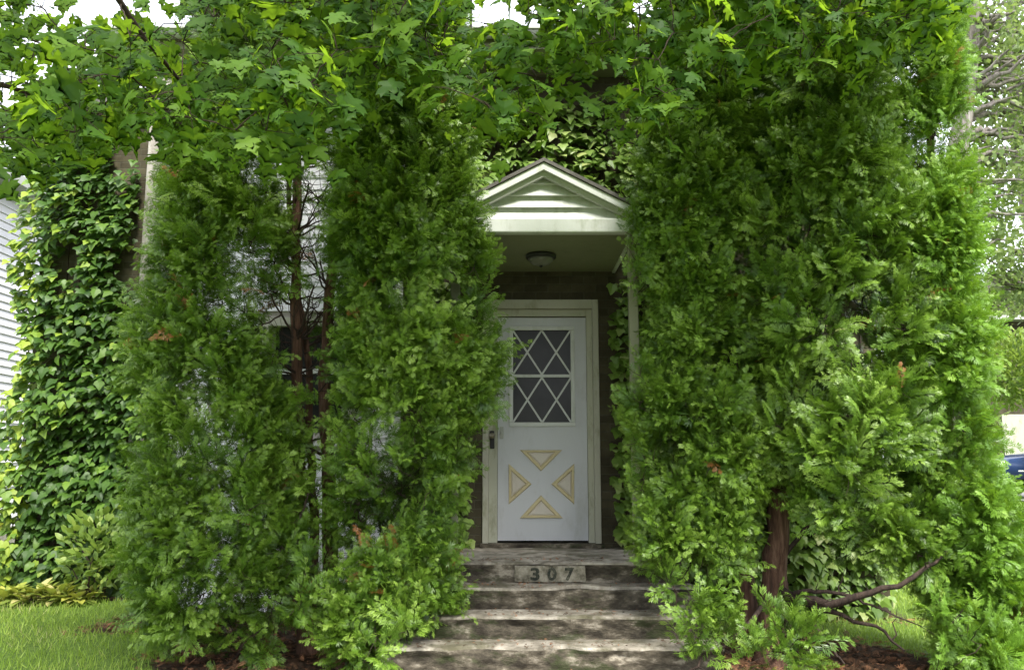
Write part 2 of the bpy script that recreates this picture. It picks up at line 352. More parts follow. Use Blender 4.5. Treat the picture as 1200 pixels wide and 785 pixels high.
# ------------------------------------------------------------------ steps
LZ = .74; RISE = .148
from mathutils import noise as mnoise
def step_slab(x0, x1, y0, y1, z0, z1, seed, rough_front=.02):
    """weathered slab: subdivided box shell with chipped front edge (top, front and sides)"""
    nx, nt_, nf = 150, 14, 9
    V, F = [], []
    cols = []
    for i in range(nx+1):
        x = x0+(x1-x0)*i/nx; col_ = []
        chip = max(0., mnoise.noise(Vector((x*3.1, seed*7.3, 0)))-.08)*.15*(.6+.25*seed) + max(0., mnoise.noise(Vector((x*11., seed*3.3, 5)))-.12)*.06
        for k in range(nf+1):      # front, bottom -> top
            t = k/nf; z = z0+(z1-z0)*t
            n_ = mnoise.noise(Vector((x*6, z*14, seed*5.1)))*rough_front + mnoise.noise(Vector((x*22, z*40, seed)))*.007
            y = y0 + .018*(1-t if t > .75 else 1)*(t < .8) + n_ + (chip*1.3*max(0,(t-.55)/.45))
            if k == nf: z -= chip*.5
            col_.append((x, y, z))
        for k in range(1, nt_+1):
            t = (k/nt_)**1.6; y = y0+.01+(y1-y0)*t
            ch = chip*max(0, 1-t*6)
            z = z1 + mnoise.noise(Vector((x*2.5, y*2.5, seed)))*.006 - ch*.4 + mnoise.noise(Vector((x*18, y*18, seed)))*.0015
            col_.append((x, max(y, col_[nf][1]+.002*k), z))
        col_.append((x, y1, z0))
        cols.append(col_)
    m_ = len(cols[0]); V = np.array(cols).reshape(-1,3)
    i = np.arange(nx)[:,None]*m_; j = np.arange(m_-1)[None,:]
    F = np.stack((i+j, i+j+1, i+m_+j+1, i+m_+j), -1).reshape(-1,4)
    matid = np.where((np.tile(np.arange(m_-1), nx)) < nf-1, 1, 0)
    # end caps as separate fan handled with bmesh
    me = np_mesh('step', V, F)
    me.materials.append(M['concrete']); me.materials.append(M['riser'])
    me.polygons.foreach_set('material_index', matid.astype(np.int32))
    bm = bmesh.new(); bm.from_mesh(me); bm.verts.ensure_lookup_table()
    bm.faces.new([bm.verts[k] for k in range(m_)]); bm.faces.new([bm.verts[nx*m_+k] for k in range(m_)][::-1])
    bmesh.ops.recalc_face_normals(bm, faces=bm.faces[:]); bm.to_mesh(me); bm.free()
    for p in me.polygons: p.use_smooth = True
    return me
steps = empty('front_steps', (.27, 6.5, 0), 'weathered five riser concrete steps below the white front door', 'steps')
fr = [6.52, 6.25, 5.97, 5.70, 5.42]
for k, y0 in enumerate(fr):
    z1 = LZ-RISE*k; z0 = z1-RISE if k < 4 else -.08
    y1 = 7.70 if k == 0 else fr[k-1]+.05
    w = (-.80, 1.32) if k < 3 else (-.84, 1.36)
    me = step_slab(w[0], w[1], y0, y1, z0-.01, z1, k+1.7, .012+.006*k)
    o = link('landing' if k == 0 else 'step', me, None, steps)
mb = MB(); pts_ = [(.02+.52*t, LZ-.138+.002*math.sin(t*23)) for t in np.linspace(0,1,14)]+[(.545+.003*math.sin(q*7), LZ-.135+.11*q) for q in (.2,.4,.6,.8)]+[(.54-.52*t, LZ-.024+.002*math.sin(t*31+1)) for t in np.linspace(0,1,14)]+[(.02+.003*math.sin(q*9), LZ-.022-.11*q) for q in (.3,.6)]
mb.prism(pts_, 6.502, 6.535)
pt = mb.build('number_patch', M['patch'], steps)
def digit(ch, x, w, h, zc):
    cu = bpy.data.curves.new('digit', 'FONT'); cu.body = ch; cu.size = h*1.42; cu.extrude = .004; cu.offset = .004; cu.align_x = 'CENTER'
    ob = bpy.data.objects.new('digit', cu); COL.objects.link(ob); bpy.context.view_layer.update()
    me = bpy.data.meshes.new_from_object(ob.evaluated_get(bpy.context.evaluated_depsgraph_get())); COL.objects.unlink(ob); bpy.data.objects.remove(ob)
    a = np.empty(len(me.vertices)*3, np.float32); me.vertices.foreach_get('co', a); a = a.reshape(-1,3)
    s_ = w/(a[:,0].max()-a[:,0].min()); c = (a[:,0].max()+a[:,0].min())/2
    b = np.stack(((a[:,0]-c)*s_+x, 6.4985-a[:,2]*.5, a[:,1]+zc-h/2), -1); me.vertices.foreach_set('co', b.ravel()); me.update()
    o = link('digit', me, M['digit'], steps); o['label'] = 'dark painted numeral %s on the top riser' % ch
for ch, x in (('3', .17), ('0', .295), ('7', .425)): digit(ch, x, .068, .085, LZ-.079)

# ------------------------------------------------------------------ house
WY = 7.70
house = empty('brick_house', (0, 12, .1), 'brown brick and white sided house with the entrance canopy, behind the evergreens', 'house')
WH = 5.15
def wall_with_hole(mb, x0, x1, z0, z1, hx0, hx1, hz0, hz1, y0, y1):
    mb.box(x0, hx0, y0, y1, z0, z1); mb.box(hx1, x1, y0, y1, z0, z1)
    if hz0 > z0+.01: mb.box(hx0, hx1, y0, y1, z0, hz0)
    mb.box(hx0, hx1, y0, y1, hz1, z1)
mb = MB(); wall_with_hole(mb, -1.05, 3.3, -.2, WH, -.265, .79, LZ, LZ+2.215, WY, WY+.25)
mb.box(3.05, 3.3, WY+.25, 15.5, -.2, WH); mb.box(-3.0, 3.05, 15.25, 15.5, -.2, WH)
mb.build('wall', M['brick'], house)
# white siding on the left part
def siding(mb, x0, x1, y, z0, z1, step=.115, holes=None):
    z = z0
    while z < z1-1e-3:
        zt = min(z+step, z1)
        segs = [(x0, x1)]
        if holes:
            hx0, hx1, hz0, hz1 = holes
            if z+step > hz0 and z < hz1: segs = [(x0, hx0), (hx1, x1)]
        for a, b in segs:
            mb.prism_x([(y, z), (y, z+.002), (y+.016, zt), (y+.03, zt), (y+.03, z)], a, b)
        z = zt
mb = MB(); siding(mb, -3.0, -1.05, WY-.035, .2, WH, holes=(-2.28, -1.42, 1.66, 2.78))
mb.build('siding', M['siding'], house)
mb = MB(); wall_with_hole(mb, -3.0, -1.05, -.2, WH, -2.2, -1.5, 1.74, 2.70, WY, WY+.2); mb.box(-3.0, -2.8, WY+.2, 15.25, -.2, WH)
mb.build('wall', M['stucco'], house)
mb = MB(); mb.box(-1.11, -1.0, WY-.05, WY-.003, .2, WH, .004); mb.box(-3.06, -2.95, WY-.05, WY-.003, .2, WH, .004)
mb.build('corner_board', M['white'], house)
# window
w = MB(); w.box(-2.3,-2.2, WY-.07, WY+.06, 1.66, 2.78, .006); w.box(-1.5,-1.4, WY-.07, WY+.06, 1.66, 2.78, .006); w.box(-2.2,-1.5, WY-.07, WY+.06, 2.70, 2.78, .004)
win = w.build('window', M['casing'], house)
w = MB(); w.box(-2.34,-1.36, WY-.11, WY+.06, 1.62, 1.657, .005); w.build('sill', M['white'], win)
w = MB(); w.box(-2.198,-1.502, WY+.02, WY+.05, 2.27, 2.32, .004); w.box(-2.198,-2.16, WY+.015, WY+.055, 1.74, 2.70); w.box(-1.54,-1.502, WY+.015, WY+.055, 1.74, 2.70); w.build('sash', M['white'], win)
w = MB(); w.box(-2.16,-1.54, WY+.03, WY+.036, 1.74, 2.70); w.build('pane', M['glass_dark'], win)
# roof, gutter
mb = MB(); mb.prism_x([(WY-.55, WH+.12), (WY-.55, WH+.16), (11.6, 6.55), (16.0, WH+.16), (16.0, WH+.12), (11.6, 6.46)], -3.6, 3.6)
roof = mb.build('roof', M['roof'], house)
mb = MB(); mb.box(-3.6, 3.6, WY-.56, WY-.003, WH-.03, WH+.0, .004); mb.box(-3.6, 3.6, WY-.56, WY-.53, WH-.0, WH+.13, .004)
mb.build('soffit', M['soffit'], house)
mb = MB(); g = []
for t in np.linspace(0, math.pi, 9): g.append((WY-.63-.055*math.cos(t), WH+.11-.075*math.sin(t)))
g += [(y+(.006 if i < 4 else -.006), z+.008) for i, (y, z) in list(enumerate(g))[::-1]]
mb.prism_x(g, -3.62, 3.62); mb.box(-3.62, 3.62, WY-.7, WY-.56, WH+.095, WH+.115, .003)
mb.build('gutter', M['gutter'], house)
# side wing with ivy
wing = empty('brick_wing', (-4.2, 12, .1), 'set back brick wing covered by ivy at the left end of the house', 'building')
mb = MB(); mb.box(-5.1, -3.005, 9.0, 14.0, -.2, 5.35); mb.build('wall', M['brick'], wing)
mb = MB(); mb.prism_x([(8.8, 5.36), (8.8, 5.42), (11.5, 6.1), (14.2, 5.42), (14.2, 5.36)], -5.3, -3.1); mb.build('roof', M['roof'], wing)
mb = MB(); mb.box(-3.98, -3.70, 8.90, 8.997, 0, 5.9, .02); mb.box(-4.02,-3.66,8.86,9.04,5.9,6.0,.01)
mb.build('chimney', M['stucco'], wing)

# door
door = empty('front_door', (.27, WY, LZ), 'white storm door with diamond lattice window and four triangular mouldings', 'door')
FX0, FX1, FZ = -.263, .788, LZ+2.213
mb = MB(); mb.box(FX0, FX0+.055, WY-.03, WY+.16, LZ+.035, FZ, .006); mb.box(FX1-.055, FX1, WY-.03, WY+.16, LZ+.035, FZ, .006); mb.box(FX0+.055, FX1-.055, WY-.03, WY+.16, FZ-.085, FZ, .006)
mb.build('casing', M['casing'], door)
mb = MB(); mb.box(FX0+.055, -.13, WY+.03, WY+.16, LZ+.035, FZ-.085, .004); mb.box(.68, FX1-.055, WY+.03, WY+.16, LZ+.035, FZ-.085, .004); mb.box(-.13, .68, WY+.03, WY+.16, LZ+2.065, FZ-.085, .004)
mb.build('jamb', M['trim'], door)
mb = MB(); mb.box(FX0-.02, FX1+.02, WY-.06, WY+.2, LZ-.01, LZ+.034, .006); mb.build('threshold', M['riser'], door)  # dark sill colour paints in the shadow gap between door and landing
DX0, DX1, DZ0, DZ1 = -.127, .677, LZ+.055, LZ+2.055; DY = WY+.045
wx0, wx1, wz0, wz1 = .0, .535, 0, 0
wz0 = at(0, 495, DY)[2]; wz1 = at(0, 387, DY)[2]
wx0 = at(601, 440, DY)[0]; wx1 = at(669, 440, DY)[0]
mb = MB(); wall_with_hole(mb, DX0, DX1, DZ0, DZ1, wx0, wx1, wz0, wz1, DY, DY+.035)
leaf = mb.build('door_leaf', M['door'], door)
mb = MB()
fw = .036
mb.box(wx0-fw, wx1+fw, DY-.018, DY-.002, wz1-.002, wz1+fw, .005); mb.box(wx0-fw, wx1+fw, DY-.018, DY-.002, wz0-fw, wz0+.002, .005)
mb.box(wx0-fw, wx0+.002, DY-.018, DY-.002, wz0+.002, wz1-.002, .005); mb.box(wx1-.002, wx1+fw, DY-.018, DY-.002, wz0+.002, wz1-.002, .005)
zm = (wz0+wz1)/2; mb.box(wx0+.002, wx1-.002, DY-.012, DY-.0015, zm-.014, zm+.014, .003)
wf = mb.build('window_frame', M['white'], leaf)
mb = MB(); mb.box(wx0, wx1, DY+.014, DY+.020, wz0, wz1); mb.build('pane', M['glass_dark'], leaf)
mb = MB(); q = 0
for (za, zb) in ((wz0, zm-.014), (zm+.014, wz1)):
    for xa, xb in ((wx0, (wx0+wx1)/2), ((wx0+wx1)/2, wx1)):
        q += 1
        mb.bar((xa, DY+.006, za), (xb, DY+.006, zb), .016, .009); mb.bar((xa, DY+.0045, zb), (xb, DY+.0045, za), .016, .009)
mb.build('lattice', M['white'], leaf)
def tri(a, b, c):
    P3 = [Vector((at(px, py, DY)[0], 0, at(px, py, DY)[2])) for px, py in (a, b, c)]
    cen = sum(P3, Vector())/3
    inn = [cen+(p-cen)*.62 for p in P3]
    bm = bmesh.new()
    o_ = [bm.verts.new((p.x, DY-.001, p.z)) for p in P3]; of = [bm.verts.new((p.x+(cen.x-p.x)*.08, DY-.016, p.z+(cen.z-p.z)*.08)) for p in P3]
    jf = [bm.verts.new((p.x-(cen.x-p.x)*-.0, DY-.016, p.z)) for p in [cen+(p-cen)*.70 for p in P3]]; ji = [bm.verts.new((p.x, DY-.001, p.z)) for p in inn]
    for A, B in ((o_, of), (of, jf), (jf, ji)):
        for i in range(3): bm.faces.new((A[i], A[(i+1)%3], B[(i+1)%3], B[i]))
    bmesh.ops.recalc_face_normals(bm, faces=bm.faces[:])
    me = bpy.data.meshes.new('triangle_moulding'); bm.to_mesh(me); bm.free()
    t_ = link('triangle_moulding', me, M['moulding'], leaf)
    bm = bmesh.new(); a_ = [bm.verts.new((p.x, DY-.0025, p.z)) for p in inn]; b_ = [bm.verts.new((p.x, DY-.009, p.z)) for p in [cen+(p-cen)*.45 for p in P3]]
    for i in range(3): bm.faces.new((a_[i], a_[(i+1)%3], b_[(i+1)%3], b_[i]))
    bm.faces.new(b_); bmesh.ops.recalc_face_normals(bm, faces=bm.faces[:])
    me = bpy.data.meshes.new('triangle_panel'); bm.to_mesh(me); bm.free(); link('triangle_panel', me, M['panel'], t_)
tri((609,527),(659,527),(634,552)); tri((609,607),(660,607),(634,580)); tri((596,543),(596,591),(623,567)); tri((673,543),(673,591),(646,567))
mb = MB(); mb.box(-.198,-.158, WY+.012, WY+.03, 1.60, 1.76, .006); hd = mb.build('lock_plate', M['black'], door)
mb = MB(); mb.lathe([(.0,-.062),(.018,-.06),(.028,-.045),(.026,-.03),(.012,-.02),(.012,0)], (-.178, WY+.012, 1.715), 20, 'y'); mb.build('knob', M['brass'], hd, True)
mb = MB(); mb.box(-.11,-.075, DY-.014, DY-.001, 1.69, 1.80, .004); mb.box(-.10,-.085, DY-.045, DY-.014, 1.735, 1.755, .003); mb.build('latch', M['gutter'], leaf)

# canopy
can = empty('entrance_canopy', (.243, 7.0, 3.22), 'white gabled canopy with lap siding over the front door', 'canopy')
CX, CY0, CZ = .243, 6.28, 3.215
HW = .71
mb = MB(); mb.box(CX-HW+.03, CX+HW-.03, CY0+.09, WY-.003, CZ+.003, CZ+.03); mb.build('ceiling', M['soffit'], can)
mb = MB(); mb.box(CX-HW, CX+HW, CY0, CY0+.085, CZ-.015, CZ+.095, .008)
mb.box(CX-HW, CX-HW+.03, CY0+.087, WY-.003, CZ-.012, CZ+.095, .005); mb.box(CX+HW-.03, CX+HW, CY0+.087, WY-.003, CZ-.012, CZ+.095, .005)
mb.build('beam', M['white'], can)
APX = 3.77; EZ = 3.40
slope = (APX-EZ)/HW
mb = MB(); z = CZ+.098
while z < APX-.13:
    zt = min(z+.092, APX-.11); hw0 = (APX-.10-z)/slope; hw1 = (APX-.10-zt)/slope
    V = [(CX-hw0, CY0+.03, z), (CX+hw0, CY0+.03, z), (CX+hw1, CY0+.074, zt), (CX-hw1, CY0+.074, zt)]
    W_ = [(CX-hw0, CY0+.08, z), (CX+hw0, CY0+.08, z), (CX+hw1, CY0+.08, zt), (CX-hw1, CY0+.08, zt)]
    a = [mb.bm.verts.new(v) for v in V]; b = [mb.bm.verts.new(v) for v in W_]
    mb.bm.faces.new(a); mb.bm.faces.new(b[::-1])
    for i in range(4): mb.bm.faces.new((a[i], b[i], b[(i+1)%4], a[(i+1)%4]))
    z = zt+.001
mb.build('gable_siding', M['white'], can)
def rake(mb, off, th, y0, y1, ext=0.03):
    """pair of sloped boards under the roof line, off = distance below the roof top, th = board height"""
    for sg in (-1, 1):
        x1 = sg*(HW+ext); 
        pts = [(CX, APX-off), (CX+x1, APX-off-slope*(HW+ext)), (CX+x1, APX-off-th-slope*(HW+ext)), (CX, APX-off-th)]
        mb.prism(pts, y0, y1)
mb = MB(); rake(mb, .035, .055, CY0-.045, CY0-.018); mb.build('rake_board', M['white'], can)
mb = MB(); rake(mb, .05, .085, CY0-.012, CY0+.028, -.02); mb.build('rake_frieze', M['gutter'], can)
mb = MB(); rake(mb, .0, .028, CY0-.06, WY-.003, .06); mb.build('roof', M['roof'], can)
mb = MB(); rake(mb, .03, .014, CY0-.016, CY0+.0, .0); mb.build('rake_soffit', M['gutter'], can)
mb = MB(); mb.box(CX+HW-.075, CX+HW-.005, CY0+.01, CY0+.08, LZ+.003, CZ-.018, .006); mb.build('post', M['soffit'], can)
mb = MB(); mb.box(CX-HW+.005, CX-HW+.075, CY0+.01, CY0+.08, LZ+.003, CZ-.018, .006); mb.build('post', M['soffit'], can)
# NOTE landing front is at 6.52; posts stand on brick piers beside the steps
for sg in (-1, 1):
    xc = CX+sg*(HW-.04)
# lamp
lamp = empty('ceiling_lamp', (.245, 7.05, CZ), 'round black rimmed ceiling lamp under the canopy', 'lamp')
mb = MB(); mb.lathe([(.125,.0),(.13,-.01),(.128,-.032),(.112,-.036)], (.245, 7.05, CZ+.001), 36); mb.build('lamp_rim', M['black'], lamp, True)
mb = MB(); mb.lathe([(.108,-.034),(.10,-.055),(.075,-.078),(.04,-.09),(.012,-.093)], (.245, 7.05, CZ), 36); mb.build('lamp_bowl', M['frost'], lamp, True)
mb = MB(); mb.lathe([(.013,-.092),(.013,-.104),(.005,-.11)], (.245, 7.05, CZ), 16); mb.build('finial', M['black'], lamp, True)
# service pipe
V, F = tubes([(np.array([[-.36,6.98,4.9],[-.36,6.98,5.4],[-.365,6.98,6.3]]), [.012,.012,.012])], 10)
tag(link('service_mast', np_mesh('service_mast', V, F, smooth=True), M['black']), 'thin dark pipe rising in front of the gutter', 'pipe')

# ------------------------------------------------------------------ neighbour house (left)
nb = empty('neighbour_house', (-10, 14, .1), 'white sided neighbouring house at the left edge behind the ivy', 'house')
mb = MB(); z = .5
while z < 5.75:
    mb.prism([( -8.0, z), (-7.99+.0, z), (-8.012, z+.125), (-8.05, z+.125), (-8.05, z)], 9, 22); z += .125
mb.build('siding', M['siding'], nb)
mb = MB(); mb.box(-14, -8.055, 9.0, 22, 0, 5.75); mb.build('wall', M['siding'], nb)
mb = MB(); mb.box(-8.06,-7.98, 9.0, 22, -.1, .5); mb.build('foundation', M['stucco'], nb)
mb = MB(); mb.prism([(-14.4,5.75),(-7.6,5.75),(-7.6,5.9),(-11,7.4),(-14.4,5.9)], 8.7, 22.3); mb.build('roof', M['gutter'], nb)

# ------------------------------------------------------------------ arborvitae
def interp_env(nodes, Yc):
    """nodes (py, xl, xr) -> arrays z, cx, hw in metres at distance Yc"""
    out = []
    for py, xl, xr in nodes:
        a = at(xl, py, Yc); b = at(xr, py, Yc); out.append((a[2], (a[0]+b[0])/2, (b[0]-a[0])/2))
    out = np.array(sorted(out)); return out
def arborvitae(label, nodes, Yc, trunks, n_clumps, mat, depth=.8, gaps=(), forbid=None, extra=(), per=19, group='tall arborvitae flanking the steps', size=(.085,.15), branches=(), clump=(.10,.23), tint_shift=0., maxr=.7, twigs=0):
    env = interp_env(nodes, Yc); z0, z1 = env[0,0], env[-1,0]
    tb = trunks[0][0][0]
    root = empty('arborvitae', (float(tb[0]), float(tb[1]), float(ground_z(tb[0], tb[1]))), label, 'evergreen', group)
    # clumps on the shell, weighted by perimeter
    zz = np.linspace(z0, z1, 200); hw = np.interp(zz, env[:,0], env[:,2]); wgt = hw/hw.sum()
    C, D, S = [], [], []
    tries = 0
    while len(C) < n_clumps and tries < n_clumps*20:
        tries += 1
        z = rng.choice(zz, p=wgt)+rng.uniform(-.02,.02); cx = np.interp(z, env[:,0], env[:,1]); h = np.interp(z, env[:,0], env[:,2])
        th = rng.uniform(0, 2*np.pi)
        if rng.random() < .35: th = rng.uniform(np.pi, 2*np.pi)      # a little denser towards the open side
        r_ = math.sqrt(rng.uniform(.30, 1.0)) if rng.random() < .6 else rng.uniform(.8, 1.0)
        s = rng.uniform(*clump)
        dr = min(maxr, max(.35, h*depth))
        p = np.array((cx+math.cos(th)*max(h-s*.75,.05)*r_, Yc+math.sin(th)*max(dr-s*.6,.1)*r_, z))
        # lumpy outline
        lump = mnoise.noise(Vector((p[0]*1.9+3, p[1]*1.9, p[2]*1.7)))
        lump2 = mnoise.noise(Vector((p[0]*4.3+9, p[1]*4.3, p[2]*3.6)))
        if lump+.5*lump2 < -.13 and rng.random() < .88: continue
        p[:2] = np.array((cx, Yc)) + (p[:2]-np.array((cx, Yc)))*(1+.22*lump+.12*lump2)
        if forbid is not None and forbid(p, s): continue
        sk = False
        for (gx0, gx1, gy0, gy1, prob) in gaps:
            d_ = p[0]/( (p[1]*CT+(p[2]-CAMZ)*ST) )*1000+600; e_ = 392.5-1000*((p[2]-CAMZ)*CT-p[1]*ST)/(p[1]*CT+(p[2]-CAMZ)*ST)
            if gx0 < d_ < gx1 and gy0 < e_ < gy1:
                s = min(s, rng.uniform(.08,.13))
                if rng.random() < prob: sk = True
        if sk: continue
        C.append(p); S.append(s)
        o = np.array((math.cos(th)*1.0, math.sin(th)*1.0, rng.uniform(-.15,.9))); D.append(norm(o+rng.normal(0,.25,3)))
    for (px, py, Y, s) in extra:
        p = at(px, py, Y); C.append(p); S.append(s); D.append(norm(np.array((rng.normal(0,.4), -.7, .5))))
    C, D, S = np.array(C), np.array(D), np.array(S)
    # keep every clump above the soil
    C[:,2] = np.maximum(C[:,2], ground_z(C[:,0], C[:,1]) + S*.75)
    n = len(C); cnt = np.maximum((per*1.3*(S/.19)**1.8).astype(int), 8); idx = np.repeat(np.arange(n), cnt); m = len(idx)
    off = rnd_dir(m)*(rng.random((m,1))**.4) + D[idx]*.3
    base = C[idx] + off*S[idx,None]*np.array((.66,.66,.8))
    cdir = norm(rng.normal(0,1,(n,3)))                                        # every clump combs its fronds its own way
    td = norm(off*.75 + D[idx]*.5 + cdir[idx]*.35 + np.array((0,0,.25)) + rng.normal(0,.25,(m,3)))
    tn = norm(norm(rng.normal(0,1,(m,3)))*.9 + np.array((0,0,.25)) + D[idx]*.35); tn = norm(tn - td*(tn*td).sum(1,keepdims=True)); tx = np.cross(td, tn)
    FL = rng.uniform(.09,.19,m); cv = rng.uniform(-.1,1.0,m)
    ctint = np.clip(rng.normal(.45,.13,n),.05,.85); ft = ctint[idx]+rng.normal(0,.13,m)+tint_shift
    dead = (rng.random(n) < .012); fdead = (dead[idx] & (rng.random(m) < .14)) | (rng.random(m) < .003)
    pos, ax, nz, sc, tint = [], [], [], [], []
    for k in range(10):
        t = k/9; sg = (-1, 1)[k%2] if k < 9 else 0
        an = sg*(.95-.35*t)
        p = base + td*(t*FL)[:,None] - tn*(cv*t*t*FL*.55)[:,None]
        dd = td - tn*(cv*t*1.1)[:,None]; a_ = norm(dd)*math.cos(an) + tx*math.sin(an) - tn*(.25*abs(math.sin(an)))
        pos.append(p); ax.append(a_ + rng.normal(0,.06,(m,3))); nz.append(tn + td*(cv*t*1.1)[:,None] + rng.normal(0,.12,(m,3)))
        sc.append(FL*(.50-.20*t)*rng.uniform(.85,1.15,m)); tint.append(np.where(fdead, 1., np.clip(ft+.5*(t-.5)+rng.normal(0,.04,m),0,.94)))
    pos, ax, nz, sc, tint = map(np.concatenate, (pos, ax, nz, sc, tint))
    keep = pos[:,2] > ground_z(pos[:,0], pos[:,1])+.02
    me = scatter('foliage', SPRAY, pos[keep], ax[keep], nz[keep], sc[keep], tint[keep])
    link('foliage', me, mat, root)
    # trunks
    tp = []
    for pts, r0, r1 in trunks:
        pts = np.array(pts, float); k = 26; t = np.linspace(0, 1, k); tt = np.linspace(0, 1, len(pts))
        P_ = np.stack([np.interp(t, tt, pts[:,i]) for i in range(3)], -1)
        P_[1:-1] = (P_[:-2]+2*P_[1:-1]+P_[2:])/4; P_[1:-1,:2] += rng.normal(0,.008,(k-2,2))
        rad = r0+(r1-r0)*t**.8; rad[:3] *= np.array((1.5,1.22,1.08)); tp.append((P_, rad))
    V, F = tubes(tp, 14, .25); link('trunk', np_mesh('trunk', V, F, smooth=True), M['bark'], root)
    # limbs towards the clumps
    lp = []; nodes = []
    order = np.argsort([min(np.linalg.norm(P_-C[i], axis=1).min() for P_, _ in tp) for i in range(n)])
    for i in order:
        best = None
        for P_, rad in tp:
            dd = np.linalg.norm(P_-(C[i]-np.array((0,0,.22))), axis=1); j = int(dd.argmin())
            if best is None or dd[j] < best[0]: best = (dd[j], P_[j], rad[j]*.35)
        if nodes:
            na = np.array([q[0] for q in nodes]); dd = np.linalg.norm(na-C[i], axis=1) + .12; j = int(dd.argmin())
            if dd[j] < best[0]: best = (dd[j], nodes[j][0], nodes[j][1])
        r_ = max(.004, min(best[2]*.8, .016)); c = curve(best[1], C[i], 8, rng.uniform(0,.10), .035)
        nodes.append((c[-1], r_*.7)); nodes.append((c[4], r_*.85)); lp.append((c, np.linspace(r_, r_*.55, 8)))
        for q in range(4):
            e = C[i]+rnd_dir(1)[0]*S[i]*1.1; lp.append((curve(c[rng.integers(4,8)], e, 5, rng.uniform(-.1,.1), .06), np.linspace(.0035,.001,5)))
    for _ in range(twigs):
        P_, rad = tp[rng.integers(len(tp))]; j = rng.integers(6, len(P_)-3); th = rng.uniform(0, 2*np.pi); L = rng.uniform(.25,.7)
        e = P_[j]+np.array((math.cos(th)*L, math.sin(th)*L*.6, L*rng.uniform(.1,.9))); c = curve(P_[j], e, 8, rng.uniform(0,.12), .05); lp.append((c, np.linspace(.009,.002,8)))
        for q in range(4): lp.append((curve(c[rng.integers(2,7)], c[-1]+rng.normal(0,.14,3), 5, .02, .08), np.linspace(.003,.001,5)))
    for pts, r0 in branches:
        pts = np.array(pts); k = 14; t = np.linspace(0,1,k); tt = np.linspace(0,1,len(pts))
        P_ = np.stack([np.interp(t, tt, pts[:,i]) for i in range(3)], -1); P_[1:-1] = (P_[:-2]+2*P_[1:-1]+P_[2:])/4; P_[1:-1] += rng.normal(0,.01,(k-2,3))
        lp.append((P_, np.linspace(r0, r0*.25, k)))
        for q in range(5):
            s_ = P_[rng.integers(3,k)]; e = s_ + np.array((rng.normal(0,.15), rng.normal(0,.15), rng.uniform(-.12,.2))); lp.append((curve(s_, e, 5, 0, .1), np.linspace(.006,.0015,5)))
    V, F = tubes(lp, 5); link('branches', np_mesh('branches', V, F, smooth=True), M['darkbark'], root)
    return root
def forbid_left(p, s):
    x, y, z = p
    if x+s*.7 > -.5 and y+s*.7 > 6.3 : return True               # clear of the canopy, landing and door
    if y+s*.8 > WY-.05: return True
    return False
def forbid_right(p, s):
    x, y, z = p
    if x-s*.5 < .98 and y+s*.7 > 6.3: return True
    if y+s*.8 > WY-.05: return True
    return False
def tr(*pp):
    out = []
    for px, py, Y in pp:
        if py is None:
            x = at(px, 740, Y)[0]; out.append((x, Y, float(ground_z(x, Y))-.05))
        else: out.append(tuple(at(px, py, Y)))
    return out
G1 = 'tall arborvitae trees flanking the front steps'
A_nodes = [(-140,250,330),(-60,230,350),(60,225,355),(150,208,352),(250,198,348),(350,180,345),(400,158,325),(480,158,345),(560,152,350),(640,150,360),(700,158,365),(735,185,365),(755,225,355)]
arborvitae('bushy arborvitae left of the steps, the outer one beside the lawn', A_nodes, 6.25,
    [(tr((362,None,6.45),(352,600,6.45),(346,400,6.45),(348,200,6.45),(352,0,6.45),(350,-120,6.45)), .055, .022)], 470, M['thuja'], gaps=[(310,420,140,340,.30),(325,395,350,480,.42),(345,385,500,640,.6),(368,410,570,680,.8)], forbid=forbid_left, group=G1,
    twigs=45, extra=[(335,165,6.3,.13),(318,205,6.2,.12),(362,215,6.1,.11),(322,262,6.2,.12),(352,290,6.5,.10),(368,335,6.1,.10),(318,345,6.2,.12),(300,385,6.2,.14),(322,415,6.1,.12),(362,470,6.0,.10),(372,250,6.5,.10),(290,300,6.2,.12),(300,335,6.2,.12),(262,285,6.2,.14),(250,320,6.1,.15),(285,365,6.1,.14),(270,470,6.1,.2),(230,520,5.9,.22),(290,600,5.8,.2),(330,640,6.0,.16)])
B_nodes = [(-140,400,500),(-60,385,540),(60,375,550),(150,375,552),(250,385,560),(330,395,580),(400,395,594),(450,400,588),(500,390,562),(560,385,540),(640,372,542),(700,350,536),(735,350,515),(755,375,460)]
arborvitae('arborvitae left of the steps with its foliage brushing the canopy', B_nodes, 6.15,
    [(tr((392,None,6.5),(386,600,6.5),(380,440,6.5),(392,280,6.5),(405,120,6.5),(415,-60,6.5)), .068, .022),
     (tr((372,None,6.6),(366,560,6.6),(360,420,6.6),(340,250,6.6),(332,60,6.6)), .042, .014)], 560, M['thuja'], gaps=[(310,420,140,340,.34),(325,398,350,480,.45),(345,385,500,640,.7),(368,410,570,680,.85)], forbid=forbid_left, group=G1, maxr=.55,
    twigs=60, extra=[(352,515,6.2,.11),(362,575,6.1,.12),(345,620,6.0,.12),(358,670,5.9,.14),(350,715,5.8,.15),(405,175,6.2,.13),(418,225,6.1,.13),(412,275,6.2,.11),(378,190,6.5,.10),(420,320,6.1,.13),(408,362,6.1,.12),(404,430,6.2,.10),(412,460,6.1,.12),(375,305,6.6,.10),(372,400,6.7,.08),(400,500,6.1,.12),(445,515,5.9,.15),(430,555,5.9,.14),(465,545,5.85,.15),(450,480,6.0,.14),(395,730,5.9,.17),(440,762,5.5,.15),(475,740,5.6,.14)])
C_nodes = [(-100,785,850),(0,775,870),(100,768,870),(200,757,880),(300,742,885),(350,760,890),(420,750,890),(480,736,900),(540,736,900),(600,746,890),(650,755,870)]
